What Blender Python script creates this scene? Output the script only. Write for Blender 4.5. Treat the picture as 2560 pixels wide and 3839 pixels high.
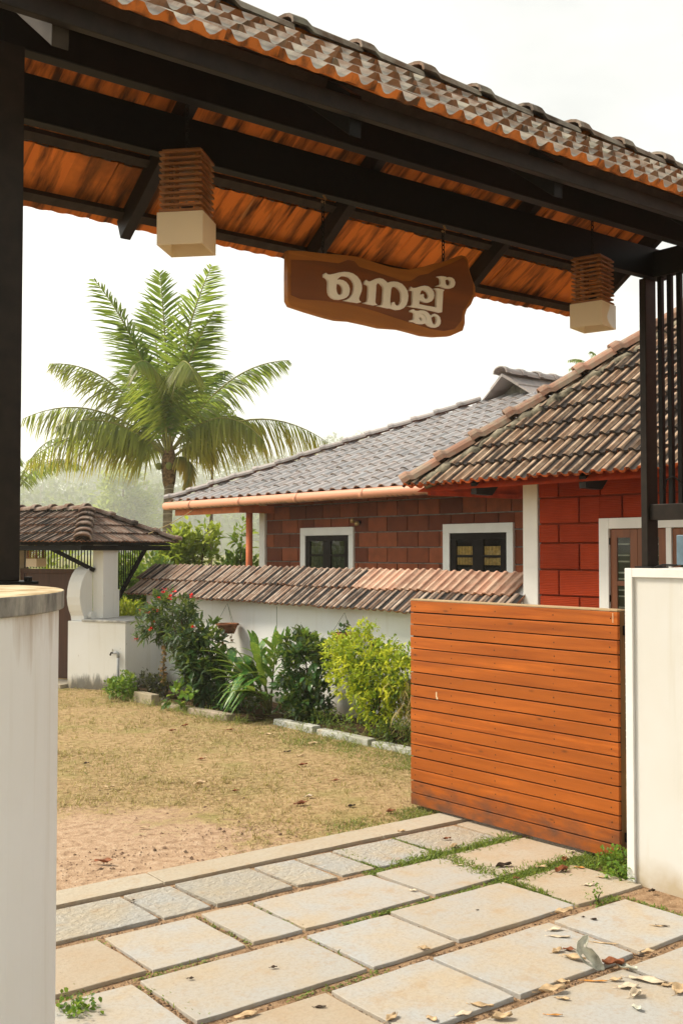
import bpy, bmesh, math, random
import numpy as np
from mathutils import Vector, Matrix

for o in list(bpy.data.objects): bpy.data.objects.remove(o)
scene = bpy.context.scene
COL = scene.collection
R = math.radians
random.seed(7)
rng = np.random.default_rng(7)

# ------------------------------------------------------------------ camera
YAW, PITCH, EYE = R(51.8), R(2.0), 1.6
cam = bpy.data.cameras.new('camera')
cam.sensor_fit = 'HORIZONTAL'; cam.sensor_width = 36.0; cam.lens = 36.0 * 4100 / 2560
cam.clip_start = 0.05; cam.clip_end = 5000
camo = bpy.data.objects.new('camera', cam); COL.objects.link(camo)
camo.location = (0, 0, EYE); camo.rotation_euler = (math.pi / 2 + PITCH, 0, YAW - math.pi / 2)
scene.camera = camo

# ------------------------------------------------------------------ light
SUN_AZ, SUN_EL = R(128), R(47)
world = bpy.data.worlds.new('World'); scene.world = world; world.use_nodes = True
wn = world.node_tree.nodes; wl = world.node_tree.links; wn.clear()
sky = wn.new('ShaderNodeTexSky'); sky.sky_type = 'NISHITA'; sky.sun_disc = False
sky.sun_elevation = SUN_EL; sky.sun_rotation = math.pi / 2 - SUN_AZ
sky.air_density = 1.0; sky.dust_density = 1.5; sky.ozone_density = 1.0; sky.altitude = 50
hsv = wn.new('ShaderNodeHueSaturation'); hsv.inputs['Saturation'].default_value = 0.16
hsv.inputs['Value'].default_value = 1.0
bg = wn.new('ShaderNodeBackground'); bg.inputs['Strength'].default_value = 0.115
wo = wn.new('ShaderNodeOutputWorld')
wtc = wn.new('ShaderNodeTexCoord'); wns = wn.new('ShaderNodeTexNoise'); wns.inputs['Scale'].default_value = 2.6; wns.inputs['Detail'].default_value = 6; wns.inputs['Roughness'].default_value = .55
wmp = wn.new('ShaderNodeMapping'); wmp.inputs['Scale'].default_value = (1, 1, 2.6); wl.new(wtc.outputs['Generated'], wmp.inputs['Vector']); wl.new(wmp.outputs[0], wns.inputs['Vector'])
wrp = wn.new('ShaderNodeValToRGB'); wrp.color_ramp.elements[0].position = .38; wrp.color_ramp.elements[0].color = (.84, .835, .81, 1); wrp.color_ramp.elements[1].position = .64; wrp.color_ramp.elements[1].color = (1.18, 1.15, 1.08, 1)
wl.new(wns.outputs['Fac'], wrp.inputs[0]); wmx = wn.new('ShaderNodeMix'); wmx.data_type = 'RGBA'; wmx.blend_type = 'MULTIPLY'; wmx.inputs[0].default_value = 1.0   # thin even cloud veil
wl.new(sky.outputs[0], hsv.inputs['Color']); wl.new(hsv.outputs[0], wmx.inputs[6]); wl.new(wrp.outputs[0], wmx.inputs[7]); wl.new(wmx.outputs[2], bg.inputs['Color']); wl.new(bg.outputs[0], wo.inputs[0])
sun = bpy.data.lights.new('sun', 'SUN'); sun.energy = 2.4; sun.angle = R(14); sun.color = (1.0, 0.885, 0.71)
suno = bpy.data.objects.new('sun', sun); COL.objects.link(suno)
sd = Vector((math.cos(SUN_AZ) * math.cos(SUN_EL), math.sin(SUN_AZ) * math.cos(SUN_EL), math.sin(SUN_EL)))
suno.rotation_euler = sd.to_track_quat('Z', 'Y').to_euler(); suno.location = sd * 60
vs = scene.view_settings
vs.view_transform = 'Standard'; vs.look = 'None'; vs.gamma = 1.0; vs.use_curve_mapping = False
vs.exposure = 1.25
scene.cycles.max_bounces = 10; scene.cycles.volume_bounces = 3; scene.cycles.diffuse_bounces = 5; scene.cycles.transparent_max_bounces = 12

# ------------------------------------------------------------------ material helpers
class NT:
    def __init__(s, name):
        s.m = bpy.data.materials.new(name); s.m.use_nodes = True
        s.n = s.m.node_tree.nodes; s.l = s.m.node_tree.links; s.n.clear()
        s.out = s.n.new('ShaderNodeOutputMaterial')
        s.b = s.n.new('ShaderNodeBsdfPrincipled'); s.l.new(s.b.outputs[0], s.out.inputs[0])
    def set(s, inp, v):
        if hasattr(v, 'is_linked') or isinstance(v, bpy.types.NodeSocket): s.l.new(v, inp)
        else:
            if isinstance(v, (tuple, list)) and len(v) == 3 and inp.type == 'RGBA': v = (*v, 1)
            inp.default_value = v
    def coord(s, kind='Object'): return s.n.new('ShaderNodeTexCoord').outputs[kind]
    def pos(s): return s.n.new('ShaderNodeNewGeometry').outputs['Position']
    def map(s, vec, scale=(1, 1, 1), rot=(0, 0, 0)):
        n = s.n.new('ShaderNodeMapping'); s.l.new(vec, n.inputs['Vector'])
        n.inputs['Scale'].default_value = scale; n.inputs['Rotation'].default_value = rot; return n.outputs[0]
    def noise(s, vec, scale=5, detail=5, rough=.55, dist=0):
        n = s.n.new('ShaderNodeTexNoise'); s.l.new(vec, n.inputs['Vector'])
        n.inputs['Scale'].default_value = scale; n.inputs['Detail'].default_value = detail
        n.inputs['Roughness'].default_value = rough; n.inputs['Distortion'].default_value = dist; return n.outputs['Fac']
    def vor(s, vec, scale=5, out='Distance'):
        n = s.n.new('ShaderNodeTexVoronoi'); s.l.new(vec, n.inputs['Vector']); n.inputs['Scale'].default_value = scale
        return n.outputs[out]
    def ramp(s, fac, stops):
        n = s.n.new('ShaderNodeValToRGB'); s.l.new(fac, n.inputs[0]); e = n.color_ramp.elements
        while len(e) < len(stops): e.new(.5)
        for i, (p, c) in enumerate(stops):
            e[i].position = p
            if isinstance(c, (int, float)): c = (c, c, c)
            e[i].color = (*c, 1)
        return n.outputs[0]
    def mix(s, fac, a, b, mode='MIX'):
        n = s.n.new('ShaderNodeMix'); n.data_type = 'RGBA'; n.blend_type = mode
        s.set(n.inputs[0], fac); s.set(n.inputs[6], a); s.set(n.inputs[7], b); return n.outputs[2]
    def math(s, op, a, b=0.0, c=None):
        n = s.n.new('ShaderNodeMath'); n.operation = op; s.set(n.inputs[0], a); s.set(n.inputs[1], b)
        if c is not None: s.set(n.inputs[2], c)
        return n.outputs[0]
    def attr(s, name): 
        n = s.n.new('ShaderNodeAttribute'); n.attribute_name = name; return n.outputs['Fac']
    def rand(s): return s.n.new('ShaderNodeObjectInfo').outputs['Random']
    def sep(s, vec, i):
        n = s.n.new('ShaderNodeSeparateXYZ'); s.l.new(vec, n.inputs[0]); return n.outputs[i]
    def bump(s, h, strength=.3, dist=.01):
        n = s.n.new('ShaderNodeBump'); n.inputs['Strength'].default_value = strength; n.inputs['Distance'].default_value = dist
        s.l.new(h, n.inputs['Height']); s.l.new(n.outputs[0], s.b.inputs['Normal'])
    def fin(s, col, rough=.8, spec=.3, metal=0):
        s.set(s.b.inputs['Base Color'], col); s.set(s.b.inputs['Roughness'], rough)
        s.b.inputs['Specular IOR Level'].default_value = spec; s.b.inputs['Metallic'].default_value = metal
        return s.m

def M_plain(name, col, rough=.7, var=.12, scale=9, spec=.14, metal=0, bump=0):
    t = NT(name); p = t.pos(); n = t.noise(p, scale, 4)
    a = tuple(max(0, c * (1 - var * 1.6)) for c in col); b = tuple(min(1, c * (1 + var * 1.2)) for c in col)
    if bump: t.bump(t.noise(p, scale * 8, 3), bump, .004)
    return t.fin(t.ramp(n, [(.3, a), (.7, b)]), rough, spec, metal)

def M_plaster(name, col, dirt=(.42, .34, .22), base_z=0.0, algae=0.0, rim_z=None, topstain=0.0):
    """painted wall: faint blotches, rain streaks, splash dirt along the foot, optional black algae patches"""
    t = NT(name); p = t.pos(); z = t.sep(p, 2)
    blot = t.noise(p, 1.7, 5); streak = t.noise(t.map(p, (9, 9, .55)), 1.6, 5, .6); fine = t.noise(p, 40, 3)
    c = t.mix(t.ramp(blot, [(.35, 0), (.75, 1)]), col, tuple(x * y for x, y in zip(col, (.94, .92, .87))))
    c = t.mix(t.math('MULTIPLY', t.ramp(streak, [(.56, 0), (.80, 1)]), .32), c, (.46, .40, .28))
    foot = t.math('ADD', t.math('MULTIPLY', z, -5.5), base_z * 5.5 + .95)
    foot = t.math('MULTIPLY', t.ramp(t.math('MULTIPLY', t.math('ADD', t.noise(p, 7, 5), -.02), t.math('MAXIMUM', foot, 0)), [(.08, 0), (.46, 1)]), .85)
    c = t.mix(t.math('MULTIPLY', t.ramp(t.vor(t.map(p, (1, 1, .6)), 7.0), [(.020, 1), (.05, 0)]), .5), c, (.24, .20, .13))
    c = t.mix(foot, c, dirt)
    if algae:
        h = t.math('MAXIMUM', t.math('ADD', t.math('MULTIPLY', z, -2.3), 1.0), 0)
        sp = t.math('MULTIPLY', h, t.noise(t.map(p, (4.5, 4.5, 1.4)), 1.6, 6, .7))
        c = t.mix(t.math('MULTIPLY', t.ramp(sp, [(.33, 0), (.44, 1)]), algae), c, (.075, .078, .07))
    if rim_z is not None:
        h = t.math('MAXIMUM', t.math('ADD', t.math('MULTIPLY', z, 3.2), 1 - rim_z * 3.2), 0)
        sp = t.math('MULTIPLY', h, t.noise(t.map(p, (8, 8, 1.1)), 1.5, 5, .65))
        c = t.mix(t.math('MULTIPLY', t.ramp(sp, [(.38, 0), (.62, 1)]), .7), c, (.34, .22, .10))
    t.bump(t.math('ADD', t.math('MULTIPLY', fine, .5), blot), .12, .006)
    return t.fin(c, .85, .12)

def M_tile(name, top, under, dark=(.028, .026, .024), dirt=1.0, pale=(.36, .26, .19), gloss=.8, moss=0.0, lichen=None):
    """clay roof tile: attr 'chan' marks the water channels, attr 'top' the weather side"""
    t = NT(name); p = t.pos(); ob = t.coord('Object'); r = t.rand()
    off = t.n.new('ShaderNodeVectorMath'); off.operation = 'ADD'; t.l.new(ob, off.inputs[0])
    cx = t.n.new('ShaderNodeCombineXYZ'); t.l.new(t.math('MULTIPLY', r, 37.0), cx.inputs[0]); t.l.new(t.math('MULTIPLY', r, 91.0), cx.inputs[1])
    t.l.new(cx.outputs[0], off.inputs[1]); v = off.outputs[0]
    st = t.noise(t.map(v, (26, 3.0, 8)), 1.3, 6, .62); bl = t.noise(v, 9, 6, .62)
    base = t.mix(r, top, tuple(c * .62 for c in top))
    base = t.mix(t.ramp(bl, [(.42, 0), (.66, 1)]), base, pale)
    k = t.math('ADD', t.math('MULTIPLY', t.attr('chan'), .52), t.math('MULTIPLY', st, .75))
    k = t.math('ADD', k, t.math('MULTIPLY', t.math('ADD', r, -.5), .30))
    base = t.mix(t.math('MULTIPLY', t.ramp(k, [(.44, 0), (.66, 1)]), dirt), base, dark)
    if lichen: base = t.mix(t.math('MULTIPLY', t.attr('chan'), t.ramp(bl, [(.30, .55), (.5, .95)])), base, lichen)
    if moss:
        base = t.mix(t.math('MULTIPLY', t.ramp(bl, [(.55, 0), (.75, 1)]), moss), base, (.20, .20, .09))
    un = t.mix(r, under, tuple(c * .72 for c in under))
    un = t.mix(t.ramp(t.noise(t.map(v, (14, 2, 8)), 1.2, 6, .6), [(.47, 0), (.64, .92)]), un, (.035, .018, .009))
    un = t.mix(t.ramp(t.noise(p, 2.6, 5, .6), [(.52, 0), (.70, .75)]), un, (.075, .035, .015))
    un = t.mix(t.ramp(t.noise(t.map(v, (20, 1.6, 8)), 1.9, 4), [(.66, 0), (.76, .55)]), un, (.50, .30, .13))
    c = t.mix(t.attr('top'), un, base)
    t.bump(t.math('ADD', st, bl), .35, .004)
    return t.fin(c, gloss, .12 if gloss > .6 else .35)

def M_wood(name, light, dark, axis=1, scale=1.0, rough=.45, spec=.4, wear=0.0, varobj=.35):
    t = NT(name); p = t.coord('Object'); r = t.rand()
    sc = [26, 26, 26]; sc[axis] = 1.4
    off = t.n.new('ShaderNodeVectorMath'); off.operation = 'ADD'; t.l.new(p, off.inputs[0])
    cx = t.n.new('ShaderNodeCombineXYZ')
    for i in range(3): t.l.new(t.math('MULTIPLY', r, (31.0, 57.0, 83.0)[i]), cx.inputs[i])
    t.l.new(cx.outputs[0], off.inputs[1]); v = off.outputs[0]
    g = t.noise(t.map(v, tuple(c * scale for c in sc)), 1.0, 6, .6, .4)
    bl = t.noise(v, 3.2, 4)
    c = t.mix(t.ramp(g, [(.30, 0), (.72, 1)]), dark, light)
    c = t.mix(t.math('MULTIPLY', t.ramp(bl, [(.40, 0), (.68, 1)]), .7), c, tuple(x * .55 for x in light))
    c = t.mix(t.math('MULTIPLY', r, varobj), c, tuple(x * .55 for x in light))
    if wear:
        z = t.sep(t.pos(), 2)
        foot = t.math('MAXIMUM', t.math('ADD', t.math('MULTIPLY', z, -2.2), .95), 0)
        k = t.math('MULTIPLY', foot, t.noise(t.map(t.pos(), (1, 3, 6)), 2.2, 6, .65))
        c = t.mix(t.math('MULTIPLY', t.ramp(k, [(.26, 0), (.52, 1)]), wear), c, (.085, .045, .03))
        kn = t.vor(t.map(t.pos(), (1, 4.2, 13.6)), 1.0)
        c = t.mix(t.math('MULTIPLY', t.ramp(kn, [(.04, 1), (.13, 0)]), .55), c, (.05, .02, .008))
        pl = t.noise(t.map(t.pos(), (1, 5, 60)), 2.0, 5, .7)
        c = t.mix(t.math('MULTIPLY', t.ramp(pl, [(.70, 0), (.76, 1)]), .55), c, (.52, .34, .16))
    t.bump(g, .15, .003)
    return t.fin(c, rough, spec)

def M_leaf(name, dark, light, trans=.35, rough=.46, tip=None, spec=.22, stripe=None):
    t = NT(name); r = t.attr('rnd')
    c = t.ramp(r, [(0.05, dark), (.95, light)])
    if stripe: c = t.mix(t.math('MULTIPLY', t.ramp(t.noise(t.map(t.coord('Object'), (1, 1, 1)), 42, 2), [(.52, 0), (.6, 1)]), t.attr('edge')), c, stripe)
    if tip: c = t.mix(t.attr('tip'), c, tip)
    t.fin(c, rough, spec)
    tr = t.n.new('ShaderNodeBsdfTranslucent'); mx = t.n.new('ShaderNodeMixShader')
    tc = t.mix(.5, c, (.62, .75, .10), 'MIX'); tc = t.mix(1.0, tc, c, 'LIGHTEN')
    t.l.new(tc, tr.inputs[0]); mx.inputs[0].default_value = trans
    t.l.new(t.b.outputs[0], mx.inputs[1]); t.l.new(tr.outputs[0], mx.inputs[2]); t.l.new(mx.outputs[0], t.out.inputs[0])
    return t.m

def M_glass(name, col=(.80, .84, .82), rough=.04):
    t = NT(name); tr = t.n.new('ShaderNodeBsdfTransparent'); gl = t.n.new('ShaderNodeBsdfGlossy'); mx = t.n.new('ShaderNodeMixShader'); fr = t.n.new('ShaderNodeFresnel')
    n = t.noise(t.pos(), 5, 3); t.l.new(t.ramp(n, [(.3, tuple(c * .85 for c in col)), (.7, col)]), tr.inputs[0]); gl.inputs['Roughness'].default_value = rough; fr.inputs[0].default_value = 1.5
    t.l.new(fr.outputs[0], mx.inputs[0]); t.l.new(tr.outputs[0], mx.inputs[1]); t.l.new(gl.outputs[0], mx.inputs[2]); t.l.new(mx.outputs[0], t.out.inputs[0]); return t.m
def clay_attr(o, top=1.0):
    for an, v in (('top', top), ('chan', 0.0)):
        a = o.data.attributes.new(an, 'FLOAT', 'POINT'); a.data.foreach_set('value', [v] * len(o.data.vertices))
    return o

# ------------------------------------------------------------------ object helpers
ORG = {}
def link(o, parent=None):
    COL.objects.link(o)
    if parent is not None: o.parent = parent
    return o
def tag(o, label=None, cat=None, group=None, kind=None):
    if label: o['label'] = label
    if cat: o['category'] = cat
    if group: o['group'] = group
    if kind: o['kind'] = kind
    return o
def thing(name, loc, label=None, cat=None, group=None, kind=None):
    o = bpy.data.objects.new(name, None); o.empty_display_size = .1; o.location = loc
    ORG[o.name] = Vector(loc); link(o); return tag(o, label, cat, group, kind)
def worg(parent):
    v = Vector((0, 0, 0))
    while parent is not None:
        v = v + ORG.get(parent.name, Vector((0, 0, 0))); parent = parent.parent
    return v

def mesh_from(name, verts, faces, mats, idx=None, smooth=False, recalc=True):
    me = bpy.data.meshes.new(name); me.from_pydata([tuple(v) for v in verts], [], [tuple(f) for f in faces])
    for m in (mats if isinstance(mats, (list, tuple)) else [mats]): me.materials.append(m)
    if idx: me.polygons.foreach_set('material_index', idx)
    if recalc:
        bm = bmesh.new(); bm.from_mesh(me); bmesh.ops.recalc_face_normals(bm, faces=bm.faces); bm.to_mesh(me); bm.free()
    if smooth: me.polygons.foreach_set('use_smooth', [True] * len(me.polygons))
    me.update(); return me

class MB:
    def __init__(s): s.v = []; s.f = []
    def add(s, vs, fs):
        k = len(s.v); s.v += [Vector(v) for v in vs]; s.f += [tuple(i + k for i in f) for f in fs]; return s
    def box(s, x0, x1, y0, y1, z0, z1):
        return s.add([(x0,y0,z0),(x1,y0,z0),(x1,y1,z0),(x0,y1,z0),(x0,y0,z1),(x1,y0,z1),(x1,y1,z1),(x0,y1,z1)],
                     [(0,3,2,1),(4,5,6,7),(0,1,5,4),(1,2,6,5),(2,3,7,6),(3,0,4,7)])
    def hexa(s, p8): return s.add(p8, [(0,3,2,1),(4,5,6,7),(0,1,5,4),(1,2,6,5),(2,3,7,6),(3,0,4,7)])
    def beam(s, p, q, w, h, up=(0, 0, 1)):
        p, q, up = Vector(p), Vector(q), Vector(up); d = (q - p).normalized(); a = d.cross(up).normalized(); b = a.cross(d).normalized()
        a *= w / 2; b *= h / 2
        return s.hexa([p - a - b, p + a - b, q + a - b, q - a - b, p - a + b, p + a + b, q + a + b, q - a + b])
    def prism(s, poly, f):
        """poly: 2-D outline, f(u, v, w) -> 3-D with w in (0, 1)"""
        n = len(poly); vs = [f(u, v, 0) for u, v in poly] + [f(u, v, 1) for u, v in poly]
        fs = [tuple(range(n))[::-1], tuple(range(n, 2 * n))] + [(i, (i + 1) % n, n + (i + 1) % n, n + i) for i in range(n)]
        return s.add(vs, fs)
    def tube(s, pts, rad, seg=8, cap=True):
        pts = [Vector(p) for p in pts]; n = len(pts); rad = [rad] * n if isinstance(rad, (int, float)) else rad
        vs = []; ref = Vector((0.31, .2, .93))
        for i, p in enumerate(pts):
            d = (pts[min(i + 1, n - 1)] - pts[max(i - 1, 0)]).normalized()
            a = d.cross(ref)
            if a.length < .05: a = d.cross(Vector((1, 0, 0)))
            a.normalize(); b = d.cross(a)
            for k in range(seg):
                t = 2 * math.pi * k / seg; vs.append(p + (a * math.cos(t) + b * math.sin(t)) * rad[i])
        fs = [(i * seg + k, i * seg + (k + 1) % seg, (i + 1) * seg + (k + 1) % seg, (i + 1) * seg + k) for i in range(n - 1) for k in range(seg)]
        if cap: fs += [tuple(range(seg))[::-1], tuple(range((n - 1) * seg, n * seg))]
        return s.add(vs, fs)
    def lathe(s, c, prof, seg=24, a0=0, a1=2 * math.pi):
        c = Vector(c); full = abs(a1 - a0) > 6.28; n = seg if full else seg + 1; vs = []
        for r, z in prof:
            for k in range(n):
                t = a0 + (a1 - a0) * k / seg; vs.append(c + Vector((r * math.cos(t), r * math.sin(t), z)))
        fs = [(i * n + k, i * n + (k + 1) % n, (i + 1) * n + (k + 1) % n, (i + 1) * n + k) for i in range(len(prof) - 1) for k in range(n if full else seg)]
        return s.add(vs, fs)
    def build(s, name, mat, parent=None, smooth=False, bevel=0, recalc=True, seg=2):
        og = worg(parent); o = bpy.data.objects.new(name, mesh_from(name, [v - og for v in s.v], s.f, mat, smooth=smooth, recalc=recalc))
        link(o, parent)
        if bevel:
            b = o.modifiers.new('bevel', 'BEVEL'); b.width = bevel; b.segments = seg; b.limit_method = 'ANGLE'; b.angle_limit = R(40)
        return o

def piece(name, mesh, parent, Mw):
    """place shared mesh data with world matrix Mw under parent (parents are only translated)"""
    o = bpy.data.objects.new(name, mesh); link(o, parent)
    o.matrix_basis = Matrix.Translation(-worg(parent)) @ Mw; return o
def frame(u, s, n, p):
    return Matrix(((u[0], s[0], n[0], p[0]), (u[1], s[1], n[1], p[1]), (u[2], s[2], n[2], p[2]), (0, 0, 0, 1)))
def outline_obj(name, loops, y_front, depth, mat, parent):
    """extruded outline (first loop outer, rest holes) standing in the x-z plane, front at y_front, bevelled rim"""
    cu = bpy.data.curves.new(name, 'CURVE'); cu.dimensions = '2D'; cu.fill_mode = 'BOTH'; cu.extrude = depth / 2
    cu.bevel_depth = min(.0012, depth * .1)
    for lp in loops:
        sp = cu.splines.new('POLY'); sp.points.add(len(lp) - 1)
        for i, (x, z) in enumerate(lp): sp.points[i].co = (x, z, 0, 1)
        sp.use_cyclic_u = True
    tmp = bpy.data.objects.new(name + '_curve', cu); COL.objects.link(tmp)
    dg = bpy.context.evaluated_depsgraph_get(); me = bpy.data.meshes.new_from_object(tmp.evaluated_get(dg))
    bpy.data.objects.remove(tmp); bpy.data.curves.remove(cu)
    og = worg(parent); me.transform(Matrix.Translation(Vector((0, y_front + depth / 2, 0)) - og) @ Matrix.Rotation(math.pi / 2, 4, 'X'))
    me.materials.clear(); me.materials.append(mat); me.name = name
    o = bpy.data.objects.new(name, me); return link(o, parent)

# ------------------------------------------------------------------ roof tiles
def tile_mesh(name, w, L, amp, th, tilt, prof, mat, endtop=.45, botk=1.0, endchan=0.0):
    xs = [p[0] * w for p in prof]; hs = [p[1] * amp for p in prof]; n = len(xs); vs = []; top = []; ch = []
    for y, dz in ((0, tilt), (L, 0)):
        for x, h, p in zip(xs, hs, prof): vs.append((x, y, h + dz + th)); top.append(1); ch.append(1.0 if p[1] < .3 else 0.0)
        for x, h, p in zip(xs, hs, prof): vs.append((x, y, h * botk + dz)); top.append(0); ch.append(0)
    fs = []
    for i in range(n - 1):
        fs.append((i, i + 1, 2 * n + i + 1, 2 * n + i)); fs.append((n + i + 1, n + i, 3 * n + i, 3 * n + i + 1))
    e = []                                             # the lower end face gets vertices of its own (clean clay)
    k = len(vs)
    for i in range(n): vs.append(vs[i]); top.append(endtop); ch.append(endchan)
    for i in range(n): vs.append(vs[n + i]); top.append(endtop); ch.append(endchan)
    for i in range(n - 1): fs.append((k + n + i, k + n + i + 1, k + i + 1, k + i))
    fs.append((n, 0, 2 * n, 3 * n)); fs.append((n - 1, 2 * n - 1, 4 * n - 1, 3 * n - 1))
    me = mesh_from(name, vs, fs, mat, recalc=False)
    for an, d in (('top', top), ('chan', ch)):
        a = me.attributes.new(an, 'FLOAT', 'POINT'); a.data.foreach_set('value', d)
    return me
PROF_MANGALORE = [(0, .55), (.05, .95), (.17, 1), (.24, .3), (.30, .02), (.44, .06), (.50, .8), (.56, 1), (.67, .95), (.74, .2), (.80, .0), (.93, .05), (1.0, .6)]
PROF_SCALLOP = [(0, 1), (.07, 1), (.12, .62), (.18, .18), (.25, 0), (.32, .18), (.38, .62), (.43, 1), (.57, 1), (.62, .62), (.68, .18), (.75, 0), (.82, .18), (.88, .62), (.93, 1), (1.0, 1)]
PROF_ROLL = [(0, .02), (.30, 0), (.40, .35), (.50, .85), (.64, 1), (.78, .85), (.88, .35), (1.0, .02)]

def tile_slope(parent, P0, s, n, W, Lh, w, gauge, mesh, clips=(), name='tile', maxn=290, jit=.004, stuffname='tile_field', mesh0=None):
    P0, s, n = Vector(P0), Vector(s).normalized(), Vector(n).normalized(); u = s.cross(n).normalized()
    cols = int(math.ceil(W / w - 1e-4)); rws = int(math.ceil(Lh / gauge - 1e-4)); items = []
    bb = [Vector((x, y, 0)) for x in (0, w) for y in (0, gauge * 1.1)]
    for r in range(rws):
        for c in range(cols):
            Mw = frame(u, s, n, P0 + u * (c * w) + s * (r * gauge)) @ Matrix.Translation((random.uniform(-jit, jit) * .4, random.uniform(-jit, jit) * 1.6, random.uniform(-jit, jit) * .8)) @ Matrix.Rotation(random.uniform(-.012, .012), 4, 'Z')
            st = 0; skip = False
            for (q, o) in clips:
                dd = [(Mw @ b - Vector(q)).dot(Vector(o)) for b in bb]
                if min(dd) > -.004: skip = True; break
                if max(dd) > .004: st = 1
            if skip: continue
            me = mesh0 if (mesh0 is not None and r == 0) else mesh
            if st:
                me = me.copy(); bm = bmesh.new(); bm.from_mesh(me); Mi = Mw.inverted()
                for (q, o) in clips:
                    bmesh.ops.bisect_plane(bm, geom=bm.verts[:] + bm.edges[:] + bm.faces[:], plane_co=Mi @ Vector(q), plane_no=Mi.to_3x3() @ Vector(o), clear_outer=True)
                nv = len(bm.verts); bm.to_mesh(me); bm.free()
                if nv < 6: continue
            items.append(((Mw.translation - Vector((0, 0, EYE))).length, Mw, me))
    items.sort(key=lambda i: i[0])
    for d, Mw, me in items[:maxn]: piece(name, me, parent, Mw)
    rest = items[maxn:]
    if rest:
        bm = bmesh.new(); og = Matrix.Translation(-worg(parent))
        for d, Mw, me in rest:
            m2 = me.copy(); m2.transform(og @ Mw); bm.from_mesh(m2); bpy.data.meshes.remove(m2)
        m3 = bpy.data.meshes.new(stuffname); bm.to_mesh(m3); bm.free(); m3.materials.append(mesh.materials[0])
        link(tag(bpy.data.objects.new(stuffname, m3), kind='stuff'), parent)
    return len(items)

def cap_mesh(name, L, r, hgt, th, mat, collar=.012, seg=8, flare=1.0):
    """ridge or hip tile: arched shell, y along the ridge, collar at its y=0 end"""
    vs = []; top = []
    st = [(0, collar, 1.06), (.06 * L / .3, collar, 1.06), (.09 * L / .3, 0, 1.0), (L * 1.04, -.006, flare * .94)]
    for y, up, k in st:
        for i in range(seg + 1):
            a = math.pi * i / seg; x = -math.cos(a) * r * k; z = math.sin(a) ** .8 * hgt * k + up
            vs.append((x, y, z)); top.append(1)
        for i in range(seg + 1):
            a = math.pi * i / seg; x = -math.cos(a) * (r * k - th); z = max(-.02, math.sin(a) ** .8 * (hgt * k - th) + up)
            vs.append((x, y, z)); top.append(.9)
    n = seg + 1; fs = []
    for j in range(len(st) - 1):
        a, b = j * 2 * n, (j + 1) * 2 * n
        for i in range(seg):
            fs.append((a + i, a + i + 1, b + i + 1, b + i)); fs.append((a + n + i + 1, a + n + i, b + n + i, b + n + i + 1))
        fs.append((a, b, b + n, a + n)); fs.append((a + seg, a + n + seg, b + n + seg, b + seg))
    for a in (0, (len(st) - 1) * 2 * n):
        for i in range(seg): fs.append((a + i, a + n + i, a + n + i + 1, a + i + 1))
    me = mesh_from(name, vs, fs, mat, recalc=True)
    for an, d in (('top', top), ('chan', [0] * len(vs))):
        at_ = me.attributes.new(an, 'FLOAT', 'POINT'); at_.data.foreach_set('value', d)
    return me
def caps(parent, p, q, n_up, mesh, L, name='ridge_tile'):
    p, q, n_up = Vector(p), Vector(q), Vector(n_up); d = (q - p).normalized(); u = d.cross(n_up).normalized(); nn = u.cross(d)
    k = int(round((q - p).length / L))
    for i in range(k):
        piece(name, mesh, parent, frame(u, d, nn, p + d * (i * L)) @ Matrix.Rotation(random.uniform(-.02, .02), 4, 'X') @ Matrix.Translation((0, 0, random.uniform(-.003, .003))))

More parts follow.
